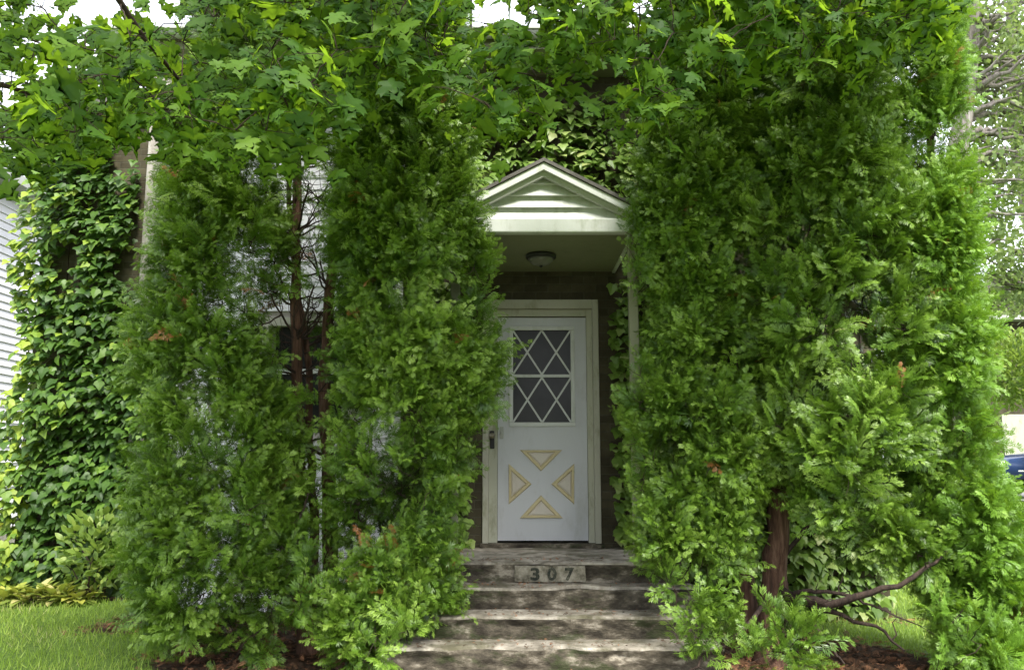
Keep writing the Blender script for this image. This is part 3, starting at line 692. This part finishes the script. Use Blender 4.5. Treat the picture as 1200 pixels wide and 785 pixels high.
arborvitae('arborvitae right of the steps with its foliage hanging over the landing', C_nodes, 6.1,
    [(tr((880,None,6.4),(872,640,6.4),(858,480,6.35),(855,300,6.35),(850,120,6.35),(848,-60,6.35)), .06, .025)], 460, M['thuja'], gaps=[(846,862,240,480,.5)], forbid=forbid_right, group=G1,
    extra=[(740,275,5.9,.10),(743,325,5.9,.09),(750,440,5.9,.11),(746,480,5.9,.12),(744,515,5.9,.12),(748,300,5.9,.11),(752,330,5.9,.10),(752,575,5.9,.12),(762,612,5.9,.12),(768,650,5.85,.12),(757,540,5.95,.12),(785,630,5.8,.14),(825,735,5.6,.19),(812,755,5.5,.17),(845,750,5.55,.17),(828,712,5.6,.12),(790,690,5.75,.12)], maxr=.5)
D_nodes = [(-140,900,1000),(-60,880,1010),(60,870,1035),(150,868,1045),(300,865,1075),(420,870,1100),(520,880,1110),(590,900,1120),(625,970,1120),(648,1010,1120)]
br = [([at(915,690,6.15), at(960,710,5.8), at(1010,698,5.6), at(1065,678,5.5), at(1110,645,5.6)], .036),
      ([at(915,705,6.15), at(965,712,6.0), at(1025,735,5.8), at(1060,762,5.5)], .024),
      ([at(900,700,6.15), at(870,740,5.8), at(840,765,5.6), at(800,790,5.4)], .02),
      ([at(920,650,6.15), at(950,610,6.1), at(990,590,6.1), at(1040,570,6.0)], .018),
      ([at(935,715,6.1), at(965,745,5.9), at(990,778,5.5)], .022),
      ([at(915,700,6.15), at(950,690,5.9), at(1000,702,5.7), at(1050,722,5.6)], .02)]
arborvitae('full arborvitae with a bare red brown trunk base and sweeping low branches', D_nodes, 5.95,
    [(tr((905,None,6.2),(905,690,6.2),(912,600,6.15),(925,480,6.1),(930,300,6.1),(940,100,6.1),(945,-80,6.1)), .105, .032)], 560, M['thuja'], gaps=[(885,1000,600,720,.8)], forbid=forbid_right, group=G1,
    extra=[(922,745,5.3,.19),(905,765,5.25,.16),(940,770,5.25,.17),(922,725,5.35,.12)], branches=br, maxr=.6)
E_nodes = [(-100,1060,1085),(0,1050,1100),(100,1045,1112),(200,1045,1126),(300,1050,1124),(400,1060,1136),(500,1070,1150),(560,1075,1160),(630,1068,1182),(670,1085,1195),(720,1100,1205),(790,1105,1215)]
arborvitae('arborvitae at the far right, coloured as if sunlit, widest at its base', E_nodes, 5.9,
    [(tr((1130,None,6.1),(1115,600,6.1),(1100,400,6.1),(1090,200,6.1),(1085,0,6.1)), .07, .02)], 440, M['thuja_sunlit'], forbid=forbid_right, group=G1, maxr=.6,
    extra=[(1110,735,5.5,.18),(1150,755,5.4,.2)])

# ------------------------------------------------------------------ maple
def low_edge(px):
    xs = [-60,0,50,100,150,200,250,300,350,400,430,480,520,560,600,640,680,740,780,800,850,900,950,1000,1050,1090,1130]
    ys = [220,212,205,175,165,165,180,205,190,150,110,90,110,150,165,140,75,165,135,100,85,80,100,85,55,20,-20]
    return np.interp(px, xs, ys)
maple = empty('maple_tree', (-3.4, 1.2, 0), 'maple tree whose leafy branches hang across the top of the view', 'tree')
trunkp = [(-3.4,1.2,-.05),(-3.35,1.25,1.2),(-3.3,1.3,2.6),(-3.1,1.5,4.4),(-2.9,1.8,6.2)]
tp = [(np.array([np.interp(np.linspace(0,4,14), range(5), [p[i] for p in trunkp]) for i in range(3)]).T, np.linspace(.24,.13,14))]
V, F = tubes(tp, 16, .12); link('trunk', np_mesh('trunk', V, F, smooth=True), M['greybark'], maple)
limbs = [np.array(a, float) for a in (
    [(-3.1,1.5,4.2),(-2.4,3.0,4.7),(-1.2,4.3,4.75),(0.3,4.9,4.6),(1.6,5.0,4.5),(2.7,4.9,4.4)],
    [(-3.1,1.5,4.0),(-3.0,3.0,4.2),(-2.5,4.2,4.15),(-1.6,5.0,4.3),(-.6,5.3,4.45)],
    [(-3.2,1.4,3.6),(-3.3,2.8,3.6),(-3.1,4.0,3.5),(-2.6,4.8,3.55)],
    [(-2.95,1.7,5.6),(-1.6,2.6,5.4),(0.2,3.4,5.0),(1.8,3.8,4.7),(3.0,4.1,4.6)],
    [tuple(at(120,-30,3.6)), tuple(at(165,40,3.9)), tuple(at(215,100,4.3))])]
limbs[4] = np.vstack((np.array([(-3.05,1.6,4.6)]), limbs[4]))
lt = []
for a in limbs:
    k = 40; t = np.linspace(0,1,k); tt = np.linspace(0,1,len(a)); P_ = np.stack([np.interp(t, tt, a[:,i]) for i in range(3)], -1)
    for _ in range(3): P_[1:-1] = (P_[:-2]+2*P_[1:-1]+P_[2:])/4
    lt.append((P_, np.linspace(.05 if a is not limbs[4] else .022, .008, k)))
allp = np.concatenate([p for p, r in lt])
# clusters
cl = []
for _ in range(3000):
    if len(cl) >= 660: break
    px = rng.uniform(-60, 1110); e = low_edge(px); py = e - 22 - rng.random()**1.25*(e+70)
    if py < -120: continue
    if 525 < px < 640 and py < 78 and rng.random() < .96: continue
    if 65 < px < 200 and py < 30 and rng.random() < .93: continue
    if 130 < px < 215 and py > 150: continue
    if 640 < px < 735 and 60 < py < 250: continue
    Y = rng.uniform(3.6, 5.4) if px < 450 else rng.uniform(4.0, 5.4)
    cl.append((at(px, py, Y), .17))
for _ in range(110):   #                                    # the rest of the crown behind the view; overhead layers added to darken leaves below
    if _ < 60:
        q = np.array((rng.uniform(-4.2,2.6), rng.uniform(3.0,5.4), rng.uniform(4.35,5.1))); dz = q[1]*CT+(q[2]-CAMZ)*ST; qx = 600+1000*q[0]/dz; qy = 392.5-1000*((q[2]-CAMZ)*CT-q[1]*ST)/dz
        if not ((500 < qx < 655 or 45 < qx < 215) and qy > -45): cl.append((q, .2))
    cl.append((np.array((rng.uniform(-6, -1), rng.uniform(-2, 2.4), rng.uniform(5.2, 7.2))), .35))
pos, ax, nn, sc, ti, tw = [], [], [], [], [], []
cl.sort(key=lambda q: ((allp-q[0])**2).sum(1).min()); nodes_ = allp.copy()
for c, s in cl:
    j = np.argmin(((nodes_-c)**2).sum(1)); cc_ = curve(nodes_[j], c, 6, -.04, .04); nodes_ = np.vstack((nodes_, cc_[3:])); tw.append((cc_, np.linspace(.0045,.0022,6)))
    n = rng.integers(5, 11) if s < .3 else 8
    off = rng.normal(0, s*.62, (n,3))*np.array((1.1,1.1,.75)); p = c+off
    d = np.stack((rng.normal(0,.6,n), rng.normal(-.25,.6,n), rng.uniform(-1.4,-.1,n)), -1)
    pos.append(p); ax.append(d); nn.append(np.stack((rng.normal(0,.45,n), rng.normal(-.42,.45,n), rng.uniform(.35,1.2,n)), -1))
    sc.append(rng.uniform(.055,.125,n)); ti.append(np.clip(rng.normal(.38,.3,n),0,1))
    for q in range(0, n, 2): tw.append((np.stack((c, (c+p[q])/2+np.array((0,0,.02)), p[q])), [.002,.0015,.0012]))
pos, ax, nn, sc, ti = map(np.concatenate, (pos, ax, nn, sc, ti))
link('foliage', scatter('foliage', MAPLE, pos, ax, nn, sc, ti), M['maple'], maple)
for q in lt:
    V, F = tubes([q], 8, .15); link('limb', np_mesh('limb', V, F, smooth=True), M['darkbark'], maple)
V, F = tubes([(p if len(p) == 6 else np.vstack((p[:1],p[:1]*.5+p[1:2]*.5,p[1:])), np.interp(np.linspace(0,1,len(p) if len(p)==6 else 4), np.linspace(0,1,len(r)), r)) for p, r in tw], 4)
link('twigs', np_mesh('twigs', V, F, smooth=True), M['darkbark'], maple)

# ------------------------------------------------------------------ ivy
def ivy(name, label, x0, x1, z0, z1, y, n, mask=None, size=(.08,.15), thick=.16, mat='ivy', edge=0):
    X = rng.uniform(x0, x1, n); row = .13
    Z = z0 + np.floor(rng.uniform(0, (z1-z0)/row, n))*row + rng.normal(0, .028, n) + .03*np.sin(X*7)
    if mask is not None:
        k = mask(X, Z); X, Z = X[k], Z[k]
    m = len(X)
    cl_ = np.array([mnoise.noise(Vector((a*2.2, b*2.2, 3.1))) for a, b in zip(X, Z)])
    Yp = y - .03 - rng.random(m)*thick*(1+.9*cl_)
    pos = np.stack((X, Yp, Z), -1)
    ax = np.stack((rng.normal(0,.35,m), rng.normal(-.75,.2,m), rng.normal(-.55,.25,m)), -1)
    nn_ = np.stack((rng.normal(0,.35,m), rng.normal(-.8,.25,m), rng.normal(.9,.3,m)), -1)
    ti_ = np.clip(rng.normal(.42,.26,m)+.25*cl_, 0, .93)
    if edge: ti_ = np.where(X < x0+edge, np.clip(ti_+.45,0,1), ti_)  # left margin leaves lightened: backlight painted into their tint
    root = empty(name, ((x0+x1)/2, y-.08, float(ground_z((x0+x1)/2, y))), label, 'climbing plant')
    link('foliage', scatter('foliage', IVY, pos, ax, nn_, rng.uniform(size[0], size[1], m), ti_), M[mat], root)
    st_ = []
    for _ in range(int((x1-x0)*9)):
        x = rng.uniform(x0, x1); zs = np.arange(max(z0-.1, .1), z1, .25)
        if mask is not None:
            zs = zs[mask(np.full(len(zs), x), zs)]
        if len(zs) < 3: continue
        st_.append((np.stack((x+np.cumsum(rng.normal(0,.012,len(zs))), np.full(len(zs), y-.015), zs), -1), np.linspace(.010,.004,len(zs))))
    if st_:
        V, F = tubes(st_, 5); link('stems', np_mesh('stems', V, F, smooth=True), M['darkbark'], root)
def mk(X, Z):
    n_ = np.array([mnoise.noise(Vector((a*1.6, b*1.1, 9.))) for a, b in zip(X, Z)])
    bare = (Z > 3.1)*(X > -4.35)
    lean = ~((X > -4.05) & (X < -3.62) & (Z > 3.2)) & (X > -5.25+ .12*np.sin(Z*3)) & (~((Z > 3.0) & (X > -4.05)))
    return (((n_ > -.42) | (Z < 2.6)) & lean & (~((bare > 0) & (n_ < .05) & (X > -4.35))))
ivy('wall_ivy', 'dense ivy curtain covering the wing wall at the left', -5.3, -3.1, .25, 5.3, 9.0, 9600, mk, (.05,.115), .26, edge=.34)
def mk2(X, Z):
    n_ = np.array([mnoise.noise(Vector((a*1.3, b*1.3, 2.))) for a, b in zip(X, Z)])
    door_ = ((X > -.37) & (X < .90) & (Z < 3.15)) | ((X > -.9) & (X < 1.35) & (Z < .8))
    can_ = (np.abs(X-CX) < HW+.12) & (Z > 3.1) & (Z < 3.95-(np.abs(X-CX))*.5)
    return ((n_ > -.12) | ((Z > 3.7) & (np.abs(X-.4) < 1.1) & (n_ > -.38)) | ((X > 1.35) & (Z < 2.4)) | ((X > .9) & (X < 1.4) & (Z < 3.1))) & ~door_ & ~can_
ivy('gable_ivy', 'ivy spreading over the brick wall above and right of the canopy', -1.0, 3.25, .2, 4.95, WY, 12500, mk2, (.05,.11), .16, mat='creeper')
def mk3(X, Z): return (np.abs(X-CX) < .6) & (Z > 2.98) & (Z < 3.16)

# plants at the foot of the ivy wall
def bush(name, label, cat, c, rad, n, tmpl, size, mat, ax_up=.6, group=None, tint=(.5,.25), stem=True):
    c = np.array(c, float); gz = float(ground_z(c[0], c[1])); root = empty(name, (c[0], c[1], gz), label, cat, group)
    off = rnd_dir(n)*(rng.random((n,1))**.4)*np.array(rad); pos = c+off; pos[:,2] = np.maximum(pos[:,2], gz+.02)
    ax = norm(off/np.array(rad))*.8+np.array((0,0,ax_up))+rng.normal(0,.35,(n,3)); nn_ = rng.normal(0,.6,(n,3))+np.array((0,-.4,.9))
    link('foliage', scatter('foliage', tmpl, pos, ax, nn_, rng.uniform(size[0], size[1], n), np.clip(rng.normal(*tint, n),0,1)), M[mat], root)
    if stem:
        st_ = [(curve((c[0]+rng.normal(0,.04), c[1]+rng.normal(0,.04), gz-.02), p, 6, -.05, .05), np.linspace(.012,.003,6)) for p in pos[:6]]
        V, F = tubes(st_, 5); link('stems', np_mesh('stems', V, F, smooth=True), M['darkbark'], root)
    return root
bush('leafy_shrub', 'light green broadleaf shrub at the right foot of the ivy wall', 'shrub', (*at(112,640,8.45)[:2], .62), (.32,.25,.38), 360, OVAL, (.06,.125), 'bushleaf', .4)
bush('leafy_shrub', 'yellow green sapling at the left edge beside the ivy', 'shrub', (-5.35, 8.7, .75), (.22,.2,.6), 120, OVAL, (.08,.14), 'hosta', .4)
for i, (px, w) in enumerate(((8,.25),(38,.25),(66,.22),(92,.2))):
    x = at(px, 690, 8.35)[0]; n = 70; gz = float(ground_z(x, 8.35)); lab = ['yellow leafed hosta at the left edge of the ivy bed','second yellow leafed hosta from the left along the ivy bed','third yellow leafed hosta from the left along the ivy bed','yellow leafed hosta at the right end of the row, next to the shrub'][i]
    root = empty('hosta', (x, 8.35, gz), lab, 'plant', 'yellow hostas along the ivy bed')
    th = rng.uniform(0, 2*np.pi, n); el = rng.uniform(.3,1.3,n)
    ax = np.stack((np.cos(th)*np.cos(el), np.sin(th)*np.cos(el), np.sin(el)), -1); pos = np.array((x, 8.35, gz)) + np.stack((np.cos(th), np.sin(th), th*0), -1)*rng.uniform(.0,.12,(n,1))+ax*rng.uniform(.02,.1,(n,1))
    link('leaves', scatter('leaves', HOSTA, pos, ax, np.stack((-np.cos(th)*np.sin(el), -np.sin(th)*np.sin(el), np.cos(el)), -1), rng.uniform(.08,.17,n), np.clip(rng.normal(.6,.3,n),0,1)), M['hosta'], root)
    V, F = tubes([(np.array([(x,8.35,gz-.02),(x,8.35,gz+.03),(x,8.35,gz+.06)]), [.03,.025,.01])], 8); link('root_crown', np_mesh('root_crown', V, F), M['darkbark'], root)

# ------------------------------------------------------------------ grass & litter
def grass():
    n = 210000
    x = rng.uniform(-8, 7.5, n); y = rng.uniform(3.6, 13, n)
    bed = bed_mask(x, y) + rng.normal(0,.18,n)
    keep = (bed < .45) & ~((np.abs(x-.27) < 1.15) & (y < 6.6)) & ~((x > -5.15) & (x < 3.35) & (y > 8.9)) & ~((x > -3.35) & (x < 3.35) & (y > 7.6)) & (x > -7.9)
    keep &= (np.abs(x) < y*.72+.5)
    x, y = x[keep], y[keep]; m = len(x); pos = np.stack((x, y, ground_z(x, y)-.004), -1)
    ax = np.stack((rng.normal(0,.4,m), rng.normal(0,.4,m), np.ones(m)), -1); nn_ = rng.normal(0,1,(m,3))*np.array((1,1,.2))
    pn = np.array([mnoise.noise(Vector((a*1.2, b*1.2, 0))) for a, b in zip(x, y)])
    me = scatter('grass', BLADE, pos, ax, nn_, rng.uniform(.03,.07,m), np.clip(rng.normal(.5,.22,m)+.4*pn,0,1))
    tag(link('grass', me, M['grass'], local=True), 'short bright green grass of the lawn', 'grass', kind='stuff')
grass()
def litter():
    n = 26000; x = rng.uniform(-4.2, 4.4, n); y = rng.uniform(4.8, 7.6, n)
    bed = bed_mask(x, y); keep = (rng.random(n) < bed) & ~((x > -.95) & (x < 1.4)); x, y = x[keep], y[keep]; m = len(x)
    z = ground_z(x, y)+rng.uniform(.002,.02,m)
    xs_, ys_, zs_ = [], [], []
    for k in range(5):                                    # crumbs caught on the treads
        q = 150; xs_.append(rng.uniform(-.78,1.28,q)); ys_.append(np.minimum(fr[k]+.03+rng.exponential(.12,q)[::-1], fr[k]+.24)); zs_.append(np.full(q, LZ-RISE*k+.012))
    x = np.concatenate([x]+xs_); y = np.concatenate([y]+ys_); z = np.concatenate([z]+zs_); m = len(x)
    pos = np.stack((x, y, z), -1)
    ax = np.stack((rng.normal(0,1,m), rng.normal(0,1,m), rng.normal(.1,.25,m)), -1); nn_ = rng.normal(0,.4,(m,3))+np.array((0,0,1))
    me = scatter('leaf_litter', [SPRAY[0], SPRAY[2]], pos, ax, nn_, np.where(np.arange(m) < m-750, rng.uniform(.03,.09,m), rng.uniform(.012,.035,m)), np.clip(rng.normal(.45,.3,m),0,1))
    tag(link('leaf_litter', me, M['litter'], local=True), 'dead brown and orange evergreen litter on the soil below the trees', 'litter', kind='stuff')
litter()

# ------------------------------------------------------------------ background right
def bg_tree(label, c, trunk_pts, r0, crown, n, mat, size=(.09,.16), group='pale trees in the right background', cat='tree', name='deciduous_tree'):
    x, y = c; gz = float(ground_z(x, y)); root = empty(name, (x, y, gz), label, cat, group)
    tp_ = []
    pts = np.array(trunk_pts, float); k = 20; t = np.linspace(0,1,k); P_ = np.stack([np.interp(t, np.linspace(0,1,len(pts)), pts[:,i]) for i in range(3)], -1)
    P_[1:-1] = (P_[:-2]+2*P_[1:-1]+P_[2:])/4; tp_.append((P_, np.linspace(r0, r0*.4, k)))
    V, F = tubes(tp_, 12, .12); link('trunk', np_mesh('trunk', V, F, smooth=True), M['greybark'], root)
    pos, ax, lt_ = [], [], []
    for (cx, cy, cz, rx, ry, rz, k) in crown:
        nc = max(6, k//38)
        cc = np.array((cx,cy,cz)) + rnd_dir(nc)*(rng.random((nc,1))**.5)*np.array((rx,ry,rz))
        for q in cc:
            j = np.argmin(((P_-q)**2).sum(1)*np.where(P_[:,2] < q[2], 1, 2.5)); lt_.append((curve(P_[j], q, 7, -.04, .06), np.linspace(r0*.28,.008,7)))
        idx = rng.integers(0, nc, k); pos.append(cc[idx]+rng.normal(0, min(rx,rz)*.16+.08, (k,3)))
    pos = np.concatenate(pos); m = len(pos)
    ax = rng.normal(0,.7,(m,3))+np.array((0,0,-.4)); nn_ = rng.normal(0,.7,(m,3))+np.array((0,-.2,.7))
    link('foliage', scatter('foliage', RHOMB, pos, ax, nn_, rng.uniform(size[0], size[1], m), np.clip(rng.normal(.5,.25,m),0,1)), M[mat], root)
    V, F = tubes(lt_, 5); link('limbs', np_mesh('limbs', V, F, smooth=True), M['greybark'], root)
def bt(px, py, Y): return tuple(at(px, py, Y))
x_, y_ = at(1095, 500, 15)[:2]
bg_tree('pale green tree with a leaning grey trunk behind the rightmost evergreen', (x_, y_), [(x_, y_, .3), bt(1100,300,15), bt(1118,200,15), bt(1135,100,15), bt(1142,-60,15), bt(1150,-200,15)], .24,
    [(*bt(1160,60,15.5), 1.5,1.5,1.6, 3300), (*bt(1110,-60,15), 1.8,1.5,1.8, 2600), (*bt(1180,200,15.5), 1.2,1.2,1.0, 1500), (*bt(1120,280,16), 1.0,1.0,.9, 1500)], 1, 'bgleaf')
x_, y_ = at(1225, 500, 17)[:2]
bg_tree('feathery pale tree at the right edge above the parked car', (x_, y_), [(x_, y_, .5), bt(1215,300,17), bt(1190,150,17), bt(1185,0,17), bt(1200,-150,17)], .2,
    [(*bt(1215,120,17), 1.6,1.4,1.8, 2600), (*bt(1205,320,17), 1.1,1.1,.8, 1700), (*bt(1240,-60,17), 2.0,1.5,2.0, 2600)], 1, 'bgleaf')
x_, y_ = at(1150, 500, 27)[:2]
bg_tree('distant round tree behind the grey garage roof', (x_, y_), [(x_, y_, .5), bt(1150,450,27), bt(1155,380,27), bt(1160,330,27)], .25,
    [(*bt(1140,390,27), 2.4,2.0,1.7, 5200), (*bt(1195,360,27), 2.0,2.0,1.2, 3500)], 1, 'bgleaf', (.12,.2))
b_ = bush('garden_shrub', 'rounded yellow green shrub below the garage roof', 'shrub', (*at(1188,440,15.5)[:2], at(1188,432,15.5)[2]), (.8,.7,.72), 3800, OVAL, (.07,.12), 'bushleaf', .5, stem=False)
x_, y_ = float(b_.location.x), 15.5
V, F = tubes([(np.array([(x_+dx*.2,y_,ground_z(x_,y_)-.05),(x_+dx*.5,y_,ground_z(x_,y_)+.5),(x_+dx*1.2,y_,at(1188,430,15.5)[2])]), [.05,.04,.02]) for dx in (.35,)], 7); link('stem', np_mesh('stem', V, F, smooth=True), M['greybark'], b_)
bush('garden_shrub', 'low yellow green shrub in front of the parked car', 'shrub', (*at(1136,520,14)[:2], at(1136,550,14)[2]), (.34,.5,.7), 2600, OVAL, (.06,.11), 'bushleaf', .5)
# far tree row that closes the gap behind the houses
bg = []
for i, (px, Y, h, s_) in enumerate(((1060,38,9,3.4),(1210,42,8,3.2),(40,44,9,3.4),(-60,40,10,3.4),(1330,36,10,3.6))):
    x, y = at(px, 500, Y)[:2]; gz = float(ground_z(x, y))
    lab = ['far tree right of the house, lowest in the gap behind the evergreens','far tree straight behind the parked car','far tree left of the house above the neighbouring roof','far tree hidden beyond the left neighbouring house','far tree beyond the right edge of the garden'][i]
    bg_tree(lab, (x, y), [(x,y,gz-.05),(x+.2,y,gz+h*.4),(x,y,gz+h*.85)], .28, [(x,y,gz+h*.55,s_,s_,h*.32,2600),(x+1,y,gz+h*.3,s_*.9,s_*.9,h*.22,1600)], 1, 'bgleaf', (.2,.34), group='far trees beyond the gardens')
# garage
gx, gy = at(1215, 400, 24)[:2]; gz = float(ground_z(gx, gy)); rz_ = at(1200, 372, 24)[2]
ga = empty('garage', (gx, gy, gz), 'low grey roofed garage between the shrubs in the right background', 'garage')
mb = MB(); mb.box(gx-1.9, gx+3, gy, gy+5, gz-.1, rz_-.12); mb.build('wall', M['brick'], ga)
mb = MB(); mb.prism_x([(gy-.4, rz_-.12), (gy-.4, rz_), (gy+2.5, rz_+.5), (gy+5.4, rz_), (gy+5.4, rz_-.12)], gx-2.2, gx+3.3); mb.build('roof', M['gutter'], ga)
mb = MB(); mb.box(gx-1.2, gx+1.4, gy-.04, gy-.002, gz, gz+2.1, .01); mb.build('door', M['trim'], ga)
# driveway
dv = []
xs = np.linspace(8.5, 30, 40); ys = np.linspace(16.6, 21.5, 12); X, Y = np.meshgrid(xs, ys); Z = ground_z(X, Y)+.02
V = np.stack((X, Y, Z), -1).reshape(-1,3); nx = 40; i = np.arange(11)[:,None]*nx; j = np.arange(39)[None,:]
F = np.stack((i+j, i+j+1, i+nx+j+1, i+nx+j), -1).reshape(-1,4)
tag(link('driveway', np_mesh('driveway', V, F, smooth=True), M['asphalt'], local=True), 'pale driveway under the parked car', 'driveway', kind='structure')

# parked car : nose towards -x
def car():
    cx = at(1163, 560, 18)[0]; cy = 18.; gz = float(ground_z(cx+2, cy))+.02
    root = empty('parked_car', (cx+2.2, cy, gz), 'dark blue sedan parked at the right edge behind the shrubs', 'car', rz=R(-8))
    prof = [(-2.2,.38),(-2.22,.62),(-2.1,.80),(-1.2,.92),(-.95,.97),(-.35,1.36),(.2,1.44),(.95,1.40),(1.55,1.05),(2.1,.98),(2.25,.80),(2.22,.38)]
    belt = [(-2.2,.38),(-2.22,.62),(-2.1,.80),(-1.2,.92),(-.95,.95),(1.6,1.0),(2.1,.98),(2.25,.80),(2.22,.38)]
    mb = MB(); bm = mb.bm
    def shell(p2, hw, y_scale=None):
        ys_ = [-1,-.92,-.6,0,.6,.92,1]; rings = []
        for s in ys_:
            sh = 1 - .05*abs(s)**6; ring = [bm.verts.new((x*(1-.03*s**4), s*hw, .38+(z-.38)*(1-.07*abs(s)**8))) for x, z in p2]; rings.append(ring)
        for a, b in zip(rings, rings[1:]):
            n = len(a)
            for i in range(n): bm.faces.new((a[i], a[(i+1)%n], b[(i+1)%n], b[i]))
        bm.faces.new(rings[0]); bm.faces.new(rings[-1][::-1])
    shell(belt, .88); body = mb.build('body', M['carpaint'], root, True, True)
    mb = MB(); bm = mb.bm
    top = [(-.97,.955),(-.35,1.34),(.95,1.37),(1.6,1.0)]; hw0, hw1 = .80, .62
    a = [bm.verts.new((x, -(hw0 if z < 1.1 else hw1), z)) for x, z in top]; b = [bm.verts.new((x, (hw0 if z < 1.1 else hw1), z)) for x, z in top]
    bm.faces.new(a); bm.faces.new(b[::-1])
    for i in range(4): bm.faces.new((a[i], b[i], b[(i+1)%4], a[(i+1)%4]))
    mb.build('windows', M['glass_dark'], root, False, True)
    mb = MB(); mb.box(-.40, 1.0, -.64, .64, 1.355, 1.44, .035, 3)
    for sy in (-1, 1):
        for (x0, z0, x1, z1) in ((-1.02,.96,-.36,1.38),(.28,.98,.30,1.38),(1.62,1.0,.96,1.38)):
            p0 = Vector((x0, sy*.82, z0)); p1 = Vector((x1, sy*.635, z1)); mb.bar(p0, p1, .05, .04)
    mb.build('roof', M['carpaint'], root, False, True)
    for sx in (-1.4, 1.38):
        for sy in (-1, 1):
            mb = MB(); mb.lathe([(.2,-.1),(.30,-.105),(.325,-.07),(.325,.07),(.30,.105),(.2,.1)], (sx, sy*.80, .325), 28, 'y'); wh = mb.build('wheel', M['tyre'], root, True, True)
            mb = MB(); mb.lathe([(.03,-.02),(.2,-.01),(.215,.025),(.215,-.09)], (sx, sy*.80+sy*.085, .325), 20, 'y'); mb.build('rim', M['chrome'], wh, True, True)
    for sy in (-1, 1):
        mb = MB(); mb.box(-2.2,-2.02, sy*.66-.16, sy*.66+.16, .62, .74, .03); mb.build('headlight', M['lens'], root, True, True)
        mb = MB(); mb.box(2.1,2.27, sy*.66-.16, sy*.66+.16, .68, .82, .03); mb.build('taillight', M['redlens'], root, True, True)
        mb = MB(); mb.box(-.85,-.68, sy*.97-.07, sy*.97+.07, .98, 1.1, .03); mb.build('mirror', M['carpaint'], root, True, True)
    mb = MB(); mb.box(-2.3,-2.12, -.84, .84, .40, .56, .04, 3); mb.build('bumper', M['chrome'], root, False, True)
    mb = MB(); mb.box(2.14,2.32, -.84, .84, .42, .58, .04, 3); mb.build('bumper', M['carpaint'], root, False, True)
    mb = MB(); mb.box(-2.25,-2.17, -.42, .42, .60, .73, .01); mb.build('grille', M['black'], root, False, True)
    for x in (.0, .95):
        mb = MB(); mb.box(x, x+.18, -.905, -.885, .80, .83, .006); mb.build('door_handle', M['chrome'], root, False, True)
    mb = MB(); mb.box(-1.9, 2.0, -.885, -.875, .53, .56); mb.build('trim_strip', M['chrome'], root, False, True)
car()

# ------------------------------------------------------------------ light
SUN_EL, SUN_AZ = R(54), R(160)     # azimuth measured from +Y clockwise: behind the camera, to the left
w = bpy.data.worlds.new("World"); scene.world = w; w.use_nodes = True; nt = w.node_tree; nt.nodes.clear()
sky = nt.nodes.new('ShaderNodeTexSky'); sky.sky_type = 'NISHITA'; sky.sun_disc = False; sky.sun_elevation = SUN_EL; sky.sun_rotation = SUN_AZ
mx = nt.nodes.new('ShaderNodeMixRGB'); mx.inputs[0].default_value = .8; mx.inputs[2].default_value = (9.4, 9.6, 10.2, 1)
bgn = nt.nodes.new('ShaderNodeBackground'); bgn.inputs[1].default_value = .135; out = nt.nodes.new('ShaderNodeOutputWorld')
nt.links.new(sky.outputs[0], mx.inputs[1]); nt.links.new(mx.outputs[0], bgn.inputs[0]); nt.links.new(bgn.outputs[0], out.inputs[0])
ld = bpy.data.lights.new('sun', 'SUN'); ld.energy = 4.2; ld.angle = R(16); ld.color = (1, .96, .88)
lo = bpy.data.objects.new('sun', ld); COL.objects.link(lo)
d = Vector((math.sin(SUN_AZ)*math.cos(SUN_EL), math.cos(SUN_AZ)*math.cos(SUN_EL), math.sin(SUN_EL)))
lo.rotation_euler = d.to_track_quat('Z', 'Y').to_euler(); lo.location = d*30
vs = scene.view_settings; vs.view_transform = 'Standard'; vs.look = 'None'; vs.gamma = 1; vs.use_curve_mapping = False; vs.exposure = 1.18
scene.cycles.max_bounces = 8; scene.cycles.transmission_bounces = 4; scene.cycles.diffuse_bounces = 4; scene.cycles.glossy_bounces = 3
